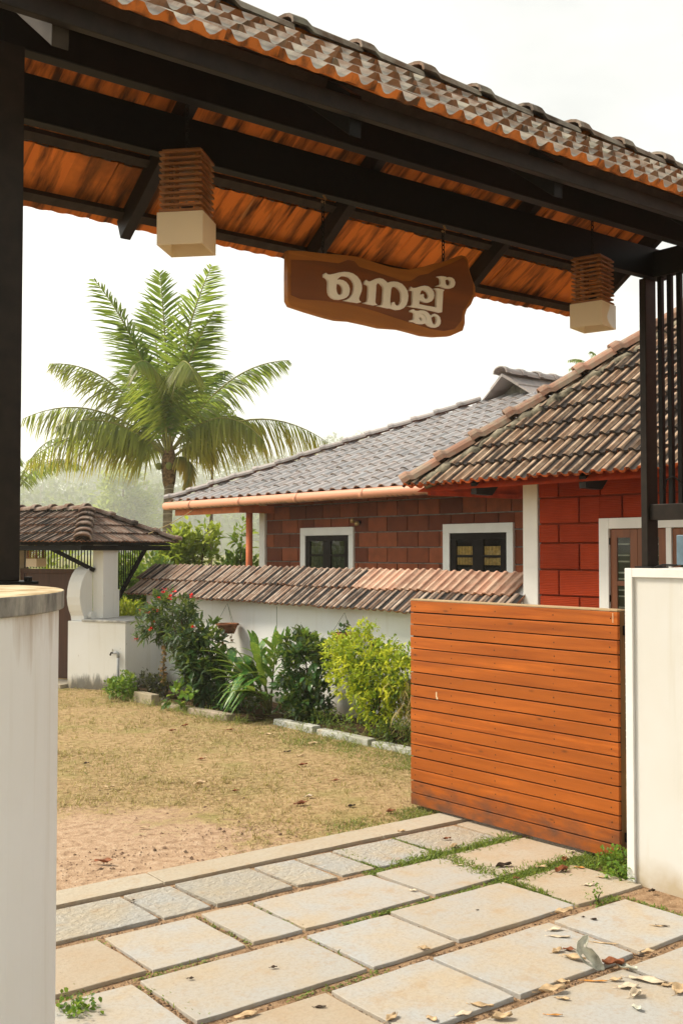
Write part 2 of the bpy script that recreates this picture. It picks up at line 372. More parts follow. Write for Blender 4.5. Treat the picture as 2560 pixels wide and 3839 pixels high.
# ------------------------------------------------------------------ foliage
def nrm(a): return a / np.maximum(np.linalg.norm(a, axis=1, keepdims=True), 1e-9)
def leaves_obj(name, base, d, up, length, width, mat, parent=None, stations=((0, .12), (.35, 1), (.72, .72), (1, .02)), droop=.15, fold=.12, tip=None, rnd=None, center=True, kind=None, curl=0.0):
    N = len(base); d = nrm(np.asarray(d, float)); up = np.asarray(up, float)
    side = nrm(np.cross(d, up)); nu = nrm(np.cross(side, d))
    length = np.broadcast_to(length, N).astype(float); width = np.broadcast_to(width, N).astype(float)
    og = np.array(worg(parent)); k = len(stations); per = 3 if center else 2
    V = np.zeros((N, k, per, 3)); T = np.zeros((N, k, per)); E = np.zeros((N, k, per))
    for j, (t, wp) in enumerate(stations):
        c = base + d * (length * t)[:, None]; c = c - np.array([0, 0, 1.0]) * (np.broadcast_to(droop, N) * length * t * t)[:, None]
        hw = (width * wp / 2)[:, None]; lift = nu * (width * wp * fold)[:, None]
        V[:, j, 0] = c - side * hw + lift; V[:, j, -1] = c + side * hw + lift; E[:, j, 0] = E[:, j, -1] = 1
        if center: V[:, j, 1] = c; E[:, j, 1] = .0
        T[:, j] = t
    V = V.reshape(-1, 3) - og
    b = (np.arange(N) * k * per)[:, None, None, None]; j = (np.arange(k - 1) * per)[None, :, None, None]; q = np.arange(per - 1)[None, None, :, None]
    F = (b + j + q + np.array([0, 1, per + 1, per])[None, None, None, :]).reshape(-1, 4)
    me = bpy.data.meshes.new(name); me.vertices.add(len(V)); me.vertices.foreach_set('co', V.ravel())
    me.loops.add(F.size); me.loops.foreach_set('vertex_index', F.ravel().astype(np.int32))
    me.polygons.add(len(F)); me.polygons.foreach_set('loop_start', np.arange(0, F.size, 4, dtype=np.int32))
    me.update(calc_edges=True); me.materials.append(mat)
    if rnd is None: rnd = rng.random(N)
    a = me.attributes.new('rnd', 'FLOAT', 'POINT'); a.data.foreach_set('value', np.repeat(rnd, k * per).astype(np.float32))
    a = me.attributes.new('edge', 'FLOAT', 'POINT'); a.data.foreach_set('value', E.ravel().astype(np.float32))
    tp = np.zeros(N) if tip is None else np.broadcast_to(tip, N)
    a = me.attributes.new('tip', 'FLOAT', 'POINT'); a.data.foreach_set('value', (T * tp[:, None, None]).ravel().astype(np.float32))
    me.polygons.foreach_set('use_smooth', [True] * len(F))
    o = bpy.data.objects.new(name, me); link(o, parent)
    if kind: o['kind'] = kind
    return o

def sph(N):
    v = rng.normal(size=(N, 3)); return nrm(v)
def crown(name, lobes, nclump, per, length, width, mat, parent, spread=.10, upb=.35, droop=.25, hollow=.55, kind=None, stations=((0, .12), (.35, 1), (.72, .72), (1, .02))):
    """lobes: list of (centre, radii); leaf sprays spread through the outer half of each lobe"""
    wts = np.array([l[1][0] * l[1][1] * l[1][2] for l in lobes]) ** .67; wts /= wts.sum()
    L = rng.choice(len(lobes), nclump, p=wts); C = np.array([l[0] for l in lobes], float)[L]; RR = np.array([l[1] for l in lobes], float)[L]
    s = sph(nclump); rad = hollow + (1 - hollow) * rng.random(nclump) ** .6; rad *= rng.uniform(.82, 1.12, nclump)
    cc = C + s * RR * rad[:, None]
    out = nrm(s / RR)
    base = np.repeat(cc, per, 0) + rng.normal(size=(nclump * per, 3)) * spread * .45
    d = nrm(np.repeat(out, per, 0) * .8 + sph(nclump * per) * .9 + np.array([0, 0, upb]))
    up = np.tile([0, 0, 1.0], (nclump * per, 1)) + sph(nclump * per) * .45
    ln = length * rng.uniform(.65, 1.2, nclump * per)
    # young sprays (whole clumps) are paler than old ones
    cl = np.clip(.5 + .30 * rng.normal(size=nclump), 0, 1)
    rnd = np.clip(np.repeat(cl, per) + rng.normal(size=nclump * per) * .10, 0, 1)
    return leaves_obj(name, base, d, up, ln, ln * width, mat, parent, droop=droop, rnd=rnd, kind=kind, stations=stations), cc
def stems(name, base, tips, r0, mat, parent, bow=.12):
    m = MB(); b = Vector(base)
    for tpt in tips:
        tpt = Vector(tpt); mid = (b + tpt) / 2 + Vector((random.uniform(-bow, bow), random.uniform(-bow, bow), abs(random.uniform(0, bow))))
        pts = [b * (1 - t) ** 2 + mid * 2 * t * (1 - t) + tpt * t * t for t in (0, .25, .5, .75, 1)]
        m.tube(pts, [r0, r0 * .85, r0 * .65, r0 * .45, r0 * .22], 6)
    return m.build(name, mat, parent, smooth=True)

# ------------------------------------------------------------------ materials
WHITE = M_plaster('white_plaster', (.62, .615, .59), algae=0)
WHITE_FAR = M_plaster('white_plaster_far', (.72, .72, .70), algae=.75)
WHITE_WALL = M_plaster('cream_wall_plaster', (.72, .73, .72), algae=.35)
PIER_L = M_plaster('round_pier_plaster', (.86, .875, .88), rim_z=1.468)
TRIM = M_plain('white_trim_paint', (.73, .725, .70), .6, .04, 5)
STEEL = M_plain('dark_steel_paint', (.006, .0048, .004), .5, .25, 30, .12)
STEEL2 = M_plain('brown_steel_paint', (.017, .012, .009), .5, .2, 25, .15)
RAFTER = M_wood('dark_rafter_wood', (.060, .045, .034), (.022, .016, .012), axis=1, rough=.7, spec=.12)
TILE_GATE = M_tile('gate_roof_tile', (.175, .120, .085), (.74, .215, .038), pale=(.33, .30, .26), dirt=.85, moss=.35, lichen=(.215, .205, .18))
TILE_HOUSE = M_tile('house_roof_tile', (.27, .17, .11), (.62, .13, .035), pale=(.40, .30, .215), dirt=.9, dark=(.022, .022, .024))
TILE_WALL = M_tile('wall_coping_tile', (.27, .175, .125), (.40, .14, .05), pale=(.40, .32, .26), dirt=1.0, dark=(.03, .028, .027))
TILE_NEW = M_tile('newer_coping_tile', (.52, .29, .20), (.50, .19, .08), pale=(.54, .38, .28), dirt=.35, dark=(.10, .07, .05))
TILE_FAR = M_tile('far_gate_tile', (.19, .115, .08), (.30, .11, .05), pale=(.27, .22, .185), dirt=1.0)
TILE_GREY = M_tile('grey_glazed_tile', (.31, .31, .32), (.38, .27, .20), pale=(.33, .285, .27), dirt=.18, dark=(.16, .14, .14), gloss=.36)
CAP = M_tile('ridge_cap_clay', (.38, .205, .14), (.45, .2, .1), pale=(.27, .225, .17), dirt=.45, dark=(.10, .085, .07))
CAP_GREY = M_tile('grey_ridge_cap', (.36, .33, .32), (.4, .25, .18), pale=(.34, .29, .27), dirt=.3, dark=(.15, .13, .12), gloss=.45)
MORTAR = M_plain('lime_mortar', (.17, .15, .11), .9, .5, 14, .1, bump=.4)

def M_slab(name, col, warm, rough_amt):
    t = NT(name); p = t.pos(); r = t.rand()
    off = t.n.new('ShaderNodeVectorMath'); off.operation = 'ADD'; t.l.new(p, off.inputs[0])
    cx = t.n.new('ShaderNodeCombineXYZ'); t.l.new(t.math('MULTIPLY', r, 53.0), cx.inputs[0]); t.l.new(cx.outputs[0], off.inputs[1]); v = off.outputs[0]
    a = t.noise(v, 3.2, 6, .6); b = t.noise(v, 55, 4, .65); cc = t.noise(v, 170, 2)
    c = t.mix(t.ramp(a, [(.38, 0), (.66, 1)]), col, warm)
    c = t.mix(t.math('MULTIPLY', t.ramp(b, [(.46, 0), (.70, 1)]), .42), c, tuple(x * .62 for x in warm))
    c = t.mix(t.math('MULTIPLY', t.ramp(cc, [(.62, 0), (.70, 1)]), .25), c, (.24, .19, .14))
    c = t.mix(t.math('MULTIPLY', r, .45), c, tuple(x * .80 for x in warm))
    # old damp stains, a few dark specks
    c = t.mix(t.math('MULTIPLY', t.ramp(t.noise(v, 6.5, 5, .7), [(.54, 0), (.70, 1)]), .55), c, (.36, .255, .15))
    c = t.mix(t.ramp(t.vor(v, 19), [(.025, 1), (.045, 0)]), c, (.09, .06, .04))
    hgt = t.math('ADD', t.math('MULTIPLY', t.noise(t.map(v, (7, 10, 7)), 3.0, 7, .62, .8), rough_amt), t.math('MULTIPLY', b, .25))
    t.bump(hgt, .55, .012)
    return t.fin(c, .8, .15)
SLAB = M_slab('smooth_grey_granite', (.385, .40, .405), (.43, .36, .265), .30)
SLAB_ROUGH = M_slab('rough_split_granite', (.37, .38, .375), (.42, .365, .275), 4.5)
SLAB_TAN = M_slab('tan_dusty_granite', (.41, .365, .295), (.40, .315, .22), .3)
KERB = M_slab('sandy_concrete', (.42, .385, .315), (.41, .345, .255), .5)

def M_ground(name, kind):
    t = NT(name); p = t.pos(); x = t.sep(p, 0); y = t.sep(p, 1)
    n1 = t.noise(p, 2.2, 6, .6); n2 = t.noise(p, 17, 6, .70); n3 = t.noise(p, 90, 3, .7)
    soil = t.ramp(n2, [(.28, (.17, .10, .055)), (.55, (.36, .24, .145)), (.78, (.48, .36, .24))])
    if kind == 'joint':
        c = t.mix(t.math('MULTIPLY', t.ramp(n3, [(.55, 0), (.7, 1)]), .7), soil, (.16, .10, .05))
    elif kind == 'bed':
        c = t.ramp(n2, [(.3, (.045, .030, .018)), (.75, (.14, .09, .05))])
    else:
        straw = t.ramp(n2, [(.28, (.165, .11, .055)), (.5, (.37, .26, .135)), (.75, (.51, .385, .22))])
        straw = t.mix(t.math('MULTIPLY', t.ramp(n1, [(.50, 0), (.72, 1)]), .55), straw, (.20, .22, .06))
        if kind == 'far': c = t.mix(t.ramp(n1, [(.35, 0), (.6, 1)]), straw, (.10, .16, .04))
        else:
            red = t.ramp(n2, [(.28, (.22, .14, .085)), (.5, (.44, .305, .20)), (.75, (.55, .42, .30))])
            dx = t.math('MULTIPLY', t.math('ADD', x, -2.35), .72); dy = t.math('MULTIPLY', t.math('ADD', y, -5.35), .78)
            rr = t.math('SQRT', t.math('ADD', t.math('MULTIPLY', dx, dx), t.math('MULTIPLY', dy, dy)))
            k = t.math('ADD', rr, t.math('ADD', t.math('MULTIPLY', t.math('ADD', n1, -.5), 1.3), t.math('MULTIPLY', t.math('ADD', n2, -.5), 1.1)))
            c = t.mix(t.ramp(k, [(.70, 1), (1.05, 0)]), straw, red)
    t.bump(t.math('ADD', n2, t.math('MULTIPLY', n3, .6)), .9, .02)
    return t.fin(c, .95, .03)
LAWN = M_ground('dry_lawn_soil', 'lawn'); JOINT = M_ground('sandy_joint_soil', 'joint'); BEDSOIL = M_ground('dark_bed_soil', 'bed'); FARG = M_ground('far_ground', 'far')

# ------------------------------------------------------------------ ground
def sheet(name, x0, x1, y0, y1, z, mat, nx=1, ny=1, amp=0, fscale=1.5):
    vs = []; fs = []
    for j in range(ny + 1):
        for i in range(nx + 1):
            x = x0 + (x1 - x0) * i / nx; y = y0 + (y1 - y0) * j / ny
            dz = amp * (math.sin(x * fscale * 2.1 + 1.3 * math.sin(y * 1.7)) + math.sin(y * fscale * 2.7 + x)) * .5 if amp and 0 < i < nx and 0 < j < ny else 0
            vs.append((x, y, z + dz))
    for j in range(ny):
        for i in range(nx):
            a = j * (nx + 1) + i; fs.append((a, a + 1, a + nx + 2, a + nx + 1))
    o = bpy.data.objects.new(name, mesh_from(name, vs, fs, mat, smooth=True, recalc=False)); link(o); return tag(o, kind='structure')
sheet('ground', -1400, 1400, -1400, 1400, -.075, FARG)
sheet('lawn', -6, 6.5, 4.87, 22, -.010, LAWN, 60, 80, .008)
sheet('joint_soil', -3, 7, -2.5, 4.72, -.015, JOINT, 40, 30, .004, 6)
sheet('flower_bed_soil', 5.86, 6.46, 5.96, 12.2, .035, BEDSOIL, 8, 60, .02, 4)

# paving: every slab a piece of its own
paving = thing('paving', (3, 3.5, 0), kind='structure', label='pale stone slab paving with sandy joints under the gate roof')
def slab(x0, x1, y0, y1, mat, dz=0.0, th=.05, j=.008, tilt=.0015, name='paving_slab'):
    q = [(x0, y0), (x1, y0), (x1, y1), (x0, y1)]
    q = [(x + random.uniform(-j, j), y + random.uniform(-j, j)) for x, y in q]
    pts = []                                                   # chipped, slightly uneven edges
    for i in range(4):
        a, b = Vector(q[i]), Vector(q[(i + 1) % 4]); nn = max(2, int((b - a).length / .09)); pr = Vector((b.y - a.y, a.x - b.x)).normalized()
        for k in range(nn):
            p = a.lerp(b, k / nn) + pr * (random.uniform(-.0035, .0025) if k else -.006); pts.append(p)
    tx, ty = random.uniform(-tilt, tilt), random.uniform(-tilt, tilt); cx, cy = (x0 + x1) / 2, (y0 + y1) / 2
    zt = lambda x, y: dz + tx * (x - cx) * 10 * .1 + ty * (y - cy) * 10 * .1
    m = MB(); n = len(pts)
    ins = [p + (Vector((cx, cy)) - p).normalized() * .0022 for p in pts]
    vs = [(p.x, p.y, zt(p.x, p.y) - th) for p in pts] + [(p.x, p.y, zt(p.x, p.y) - .002) for p in pts] + [(p.x, p.y, zt(p.x, p.y)) for p in ins]
    fs = [(i, (i + 1) % n, n + (i + 1) % n, n + i) for i in range(n)] + [(n + i, n + (i + 1) % n, 2 * n + (i + 1) % n, 2 * n + i) for i in range(n)] + [tuple(range(2 * n, 3 * n))]
    m.add(vs, fs); return m.build(name, mat, paving)
g = .0135
def row(y0, y1, xs, mats, skip=()):
    for i in range(len(xs) - 1):
        if i in skip: continue
        mm = mats[i % len(mats)] if isinstance(mats, list) else mats
        slab(xs[i] + g, xs[i + 1] - g, y0 + g, y1 - g, mm, random.uniform(-.003, .004))
S, SR, ST = SLAB, SLAB_ROUGH, SLAB_TAN
row(4.255, 4.665, [1.20, 1.80, 2.363, 2.63, 3.085, 3.355, 3.592, 4.03, 4.50, 5.05], [SR, SR, SR, SR, SR, SR, SR, SR, ST])
row(3.755, 4.215, [1.10, 1.62, 2.04, 2.50, 2.772, 3.505, 3.965, 4.62, 5.3], [S, ST, S, S, S, S, ST, ST])
row(3.255, 3.715, [.90, 1.40, 1.938, 2.714, 3.18, 3.925, 4.42], [S, S, S, S, S, ST, ST])
row(2.725, 3.205, [.70, 1.30, 1.85, 2.446, 2.956, 3.652, 4.17], [S, S, ST, S, S, S, ST])
row(2.18, 2.685, [.60, 1.15, 1.75, 2.13, 2.67, 3.485, 4.02], [S, S, S, S, S, S])
row(1.70, 2.14, [.5, 1.2, 1.9, 2.6, 3.3, 4.05], S)
slab(2.03, 2.355, 3.80 + .43, 4.10 + .5, SR, -.006, name='paving_slab') if False else None
# narrow sandy kerb strip where paving meets lawn
for a, b in ((-2.0, .9), (.9, 2.62), (2.62, 4.0), (4.0, 4.86)):
    slab(a + .002, b - .002, 4.70, 4.895, KERB, .004, .06, .002, .0008, 'edging_stone')

# ------------------------------------------------------------------ near gatehouse roof
GX0, GX1 = .93, 4.62
YN, YR, YF, ZE, ZR = 2.262, 3.02, 3.778, 2.825, 3.355
pitch = math.atan2(ZR - ZE, YR - YN); cp, sp = math.cos(pitch), math.sin(pitch); SL = (YR - YN) / cp
gate = thing('gatehouse', (2.8, 3.02, 0), 'dark timber gatehouse roof with clay tiles spanning the near entrance', 'gatehouse')
TW, TG = .158, SL / 4
tm = tile_mesh('tile', TW, TG + .05, .021, .010, .022, PROF_SCALLOP, TILE_GATE, .62, .28); tme = tile_mesh('tile', TW, TG + .05, .021, .010, .022, PROF_SCALLOP, TILE_GATE, .10, .28)
tile_slope(gate, (GX0, YN, ZE), (0, cp, sp), (0, -sp, cp), GX1 - GX0, SL, TW, TG, tm, mesh0=tme)
tile_slope(gate, (GX1, YF, ZE), (0, -cp, sp), (0, sp, cp), GX1 - GX0, SL, TW, TG, tm)
cm = cap_mesh('ridge_tile', .296, .085, .048, .012, TILE_GATE, .013)
caps(gate, (GX0 - .01, YR, ZR + .005), (GX1 + .03, YR, ZR + .005), (0, 0, 1), cm, .296)
def gbox(name, x0, x1, y0, y1, z0, z1, mat=STEEL, bevel=.003, parent=gate): return MB().box(x0, x1, y0, y1, z0, z1).build(name, mat, parent, bevel=bevel)
ZB0, ZB1 = 2.94, 3.085
gbox('beam', GX0 - .02, GX1 - .02, 2.785, 2.835, ZB0, ZB1 + .01); gbox('beam', GX0 - .02, GX1 - .02, 3.235, 3.285, ZB0, ZB1)
gbox('ridge_beam', GX0, GX1 - .02, 3.0, 3.04, ZR - .16, ZR - .075, STEEL)
def rafter(x, side):
    y_out = YN + .068 if side < 0 else YF - .035; d = .118 if side < 0 else .072
    top = lambda y: (ZE - .006) + (min(y - YN, YF - y)) * (ZR - ZE) / (YR - YN)
    yr = YR - .02 * (1 if side < 0 else -1)
    pol = [(y_out, top(y_out)), (yr, top(yr)), (yr, top(yr) - .09), (y_out + (.004 if side < 0 else -.03), top(y_out) - d * 1.0)]
    m = MB().prism(pol, lambda u, v, w: (x - .021 + .042 * w, u, v)); return m.build('rafter', RAFTER if (side < 0 and x < 1.2) else (STEEL if side < 0 else STEEL2), gate, bevel=.002)  # inner near rafters near-black to paint in shade; first one paler as sky-lit
for x in (1.018, 1.885, 2.735, 3.64, 4.52):
    rafter(x, -1); rafter(x, 1)
for k_, (yy) in enumerate((3.70, 3.50)):
    zz = (ZE - .006) + (YF - yy) * (ZR - ZE) / (YR - YN)
    MB().beam((GX0 - .01, yy, zz - .012), (GX1 - .02, yy, zz - .012), .035, .026, (0, sp, cp)).build('batten', RAFTER, gate)
for yy in (2.45, 2.66):
    zz = (ZE - .006) + (yy - YN) * (ZR - ZE) / (YR - YN)
    MB().beam((GX0 - .01, yy, zz - .012), (GX1 - .02, yy, zz - .012), .035, .026, (0, -sp, cp)).build('batten', RAFTER, gate)
gbox('fascia', GX0 - .12, GX1 - .005, 2.302, 2.328, 2.795, 2.843, STEEL2)
# posts with foot plates, side grilles
gbox('post', 1.00, 1.11, 2.77, 2.84, 1.519, ZB0, STEEL2); gbox('post', 1.00, 1.11, 3.225, 3.29, 1.519, ZB0, STEEL2)
gbox('post', 4.47, 4.556, 3.268, 3.305, 1.521, ZB0, STEEL2); gbox('post', 4.47, 4.556, 2.55, 2.60, 1.521, ZB0, STEEL2)
gbox('foot_plate', .95, 1.145, 2.73, 2.885, 1.511, 1.519, STEEL, .001); gbox('foot_plate', 4.45, 4.585, 3.23, 3.33, 1.513, 1.521, STEEL, .001)
for x, y in ((1.125, 2.752), (.965, 2.752)): MB().lathe((x, y, 1.519), [(0.0, .012), (.011, .011), (.011, 0)], 8).build('bolt', STEEL, gate)
gbox('tie_beam', 4.485, 4.545, 2.60, 3.235, ZB0 - .002, ZB1 - .02); gbox('tie_beam', 1.03, 1.09, 2.84, 3.22, ZB0 - .002, ZB1 - .02)
gbox('grille_rail', 4.487, 4.537, 2.60, 3.268, 1.746, 1.824, STEEL2)
for i in range(11):
    yb = 3.208 - i * .0535; gbox('grille_bar', 4.499, 4.523, yb - .012, yb + .012, 1.824, ZB0 - .002, STEEL, .002)

# ------------------------------------------------------------------ left round pier
lp = thing('gate_pier', (.42, 2.64, 0), 'white round-ended gate pier with stained grey concrete cap carrying the left post', 'pier')
PC, PR = (.412, 2.60), .682
def stadium(r, xl, n=40):
    return [(PC[0] + r * math.cos(a), PC[1] + r * math.sin(a)) for a in [(-math.pi / 2 + math.pi * i / n) for i in range(n + 1)]] + [(xl, PC[1] + r), (xl, PC[1] - r)]
MB().prism(stadium(PR - .012, -1.2), lambda u, v, w: (u, v, -.02 + 1.490 * w)).build('shaft', PIER_L, lp)
tcap = NT('stained_concrete_cap'); pc_ = tcap.pos()
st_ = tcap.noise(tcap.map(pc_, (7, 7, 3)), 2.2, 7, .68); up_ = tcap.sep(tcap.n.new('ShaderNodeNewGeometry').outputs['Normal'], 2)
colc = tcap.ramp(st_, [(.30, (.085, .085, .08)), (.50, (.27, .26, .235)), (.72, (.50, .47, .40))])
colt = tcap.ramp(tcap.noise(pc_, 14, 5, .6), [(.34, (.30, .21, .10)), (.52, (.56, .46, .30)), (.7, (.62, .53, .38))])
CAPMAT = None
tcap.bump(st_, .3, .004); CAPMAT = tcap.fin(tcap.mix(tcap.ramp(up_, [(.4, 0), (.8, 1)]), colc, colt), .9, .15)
MB().prism(stadium(PR, -1.25), lambda u, v, w: (u, v, 1.471 + .040 * w)).build('cap', CAPMAT, lp, bevel=.003)

# ------------------------------------------------------------------ right pier
rp = thing('gate_pier', (4.7, 2.8, 0), 'plain white rectangular gate pier with raised border beside the open gate leaf', 'pier')
MB().box(4.415, 4.80, 1.2, 3.348, -.03, 1.4995).build('body', WHITE, rp, bevel=.004)
MB().box(4.400, 4.4155, 3.310, 3.354, -.03, 1.512).build('border', TRIM, rp, bevel=.003)
MB().box(4.400, 4.806, 1.19, 3.3095, 1.468, 1.512).build('border', TRIM, rp, bevel=.003)
fl = thing('floodlight', (4.52, 3.06, 1.513), 'blue grey floodlight housing standing on the right pier top', 'lamp')
BLUE = M_plain('blue_grey_metal', (.10, .16, .21), .45, .15, 20, .4)
fb = MB(); fb.box(4.44, 4.50, 3.035, 3.085, 1.530, 1.672); fb.box(4.44, 4.50, 2.80, 3.0345, 1.655, 1.672); fb.box(4.44, 4.50, 2.80, 3.0345, 1.530, 1.547); fb.box(4.485, 4.499, 2.80, 3.0345, 1.5475, 1.6545)
fb.build('housing', BLUE, fl, bevel=.004); MB().box(4.455, 4.484, 2.81, 3.03, 1.552, 1.650).build('lens', M_plain('lamp_lens', (.04, .05, .06), .1, .1, 5, .6), fl)
MB().tube([(4.43, 3.2, 1.517), (4.44, 3.16, 1.53), (4.455, 3.10, 1.528), (4.46, 3.06, 1.54)], .005, 6).build('cable', STEEL, fl, smooth=True)
MB().tube([(4.505, 3.19, 1.90), (4.49, 3.17, 1.94), (4.49, 3.13, 1.955), (4.50, 3.10, 1.925), (4.49, 3.05, 1.90)], .004, 6).build('cable', STEEL, fl, smooth=True)

# ------------------------------------------------------------------ open wooden gate leaf
GATEW = M_wood('orange_varnished_teak', (.54, .140, .016), (.20, .042, .005), axis=1, rough=.5, spec=.2, wear=.85, varobj=.75)
GATEE = M_wood('gate_end_grain', (.20, .10, .025), (.10, .05, .015), axis=2, rough=.6)
leaf = thing('wooden_gate', (4.62, 4.35, 0), 'orange slatted wooden gate leaf standing open beside the right pier', 'gate')
NB, Z0, Z1 = 17, .018, 1.288; bh = (Z1 - Z0) / NB
bmx = mesh_from('board', *(lambda m: (m.v, m.f))(MB().box(0, .020, 0, 1.592, 0, bh - .0065)), GATEW)
for i in range(NB):
    o = piece('board', bmx, leaf, Matrix.Translation((4.600 + random.uniform(-.001, .001), 3.553 + random.uniform(-.002, .002), Z0 + i * bh)) @ Matrix.Rotation(random.uniform(-.0012, .0012), 4, 'X'))
    b = o.modifiers.new('bevel', 'BEVEL'); b.width = .0022; b.segments = 2
MB().box(4.6212, 4.6245, 3.556, 5.142, Z0, Z1 - .006).build('gap_light_block', M_plain('black_gap_blocker', (.02, .012, .006), .9), leaf)  # added sheet, blocks light through the board gaps and keeps them dark
for y in (3.556, 5.073): MB().box(4.625, 4.665, y, y + .069, Z0, Z1 - .006).build('stile', GATEE, leaf, bevel=.003)
for z in (.06, .62, 1.20): MB().box(4.625, 4.660, 3.6255, 5.0725, z, z + .07).build('cross_rail', GATEE, leaf, bevel=.003)
MB().box(4.5995, 4.668, 3.553, 5.145, Z1 - .004, Z1 + .006).build('top_cap', M_wood('weathered_top_cap', (.50, .36, .20), (.36, .24, .12), axis=1, rough=.7, wear=0), leaf, bevel=.002)
nl2 = MB()
for i in range(NB):
    for y in (3.60, 3.98, 4.42, 4.78, 5.10): nl2.lathe((0, 0, 0), [(.0, 0), (.0045, 0)], 6)
for q_, (i, y) in enumerate([(i, y) for i in range(NB) for y in (3.60, 3.98, 4.42, 4.78, 5.10)]):
    for k in range(12):
        v = nl2.v[q_ * 12 + k]; nl2.v[q_ * 12 + k] = Vector((4.5992 + .0002 * (k % 2), y + v.x + .004 * math.sin(i * 5 + y * 7), Z0 + (i + .45) * bh + v.y))
tag(nl2.build('nail_heads', M_plain('rusty_nail', (.06, .03, .015), .7), leaf, recalc=False), kind='stuff')
for z in (.10, 1.16): MB().box(4.645, 4.70, 3.50, 3.556, z, z + .05).build('hinge', STEEL, leaf, bevel=.002)
MB().box(4.6655, 4.690, 3.530, 3.552, .02, .32).build('hinge_shoe', STEEL, leaf, bevel=.002)
gs = MB(); gs.box(4.5994, 4.602, 3.58, 3.5835, 1.225, 1.275); gs.box(4.5992, 4.602, 4.905, 4.915, .700, .735); gs.box(4.5992, 4.602, 4.898, 4.910, .690, .704)
gs.build('paint_scuff', M_plain('bare_wood_scuff', (.66, .52, .34), .8, .1), leaf)
MB().beam((4.63, 5.143, .68), (4.66, 5.19, .74), .012, .008).build('latch', M_plain('dull_latch_metal', (.3, .29, .27), .4, .1, 20, .5, .8), leaf)

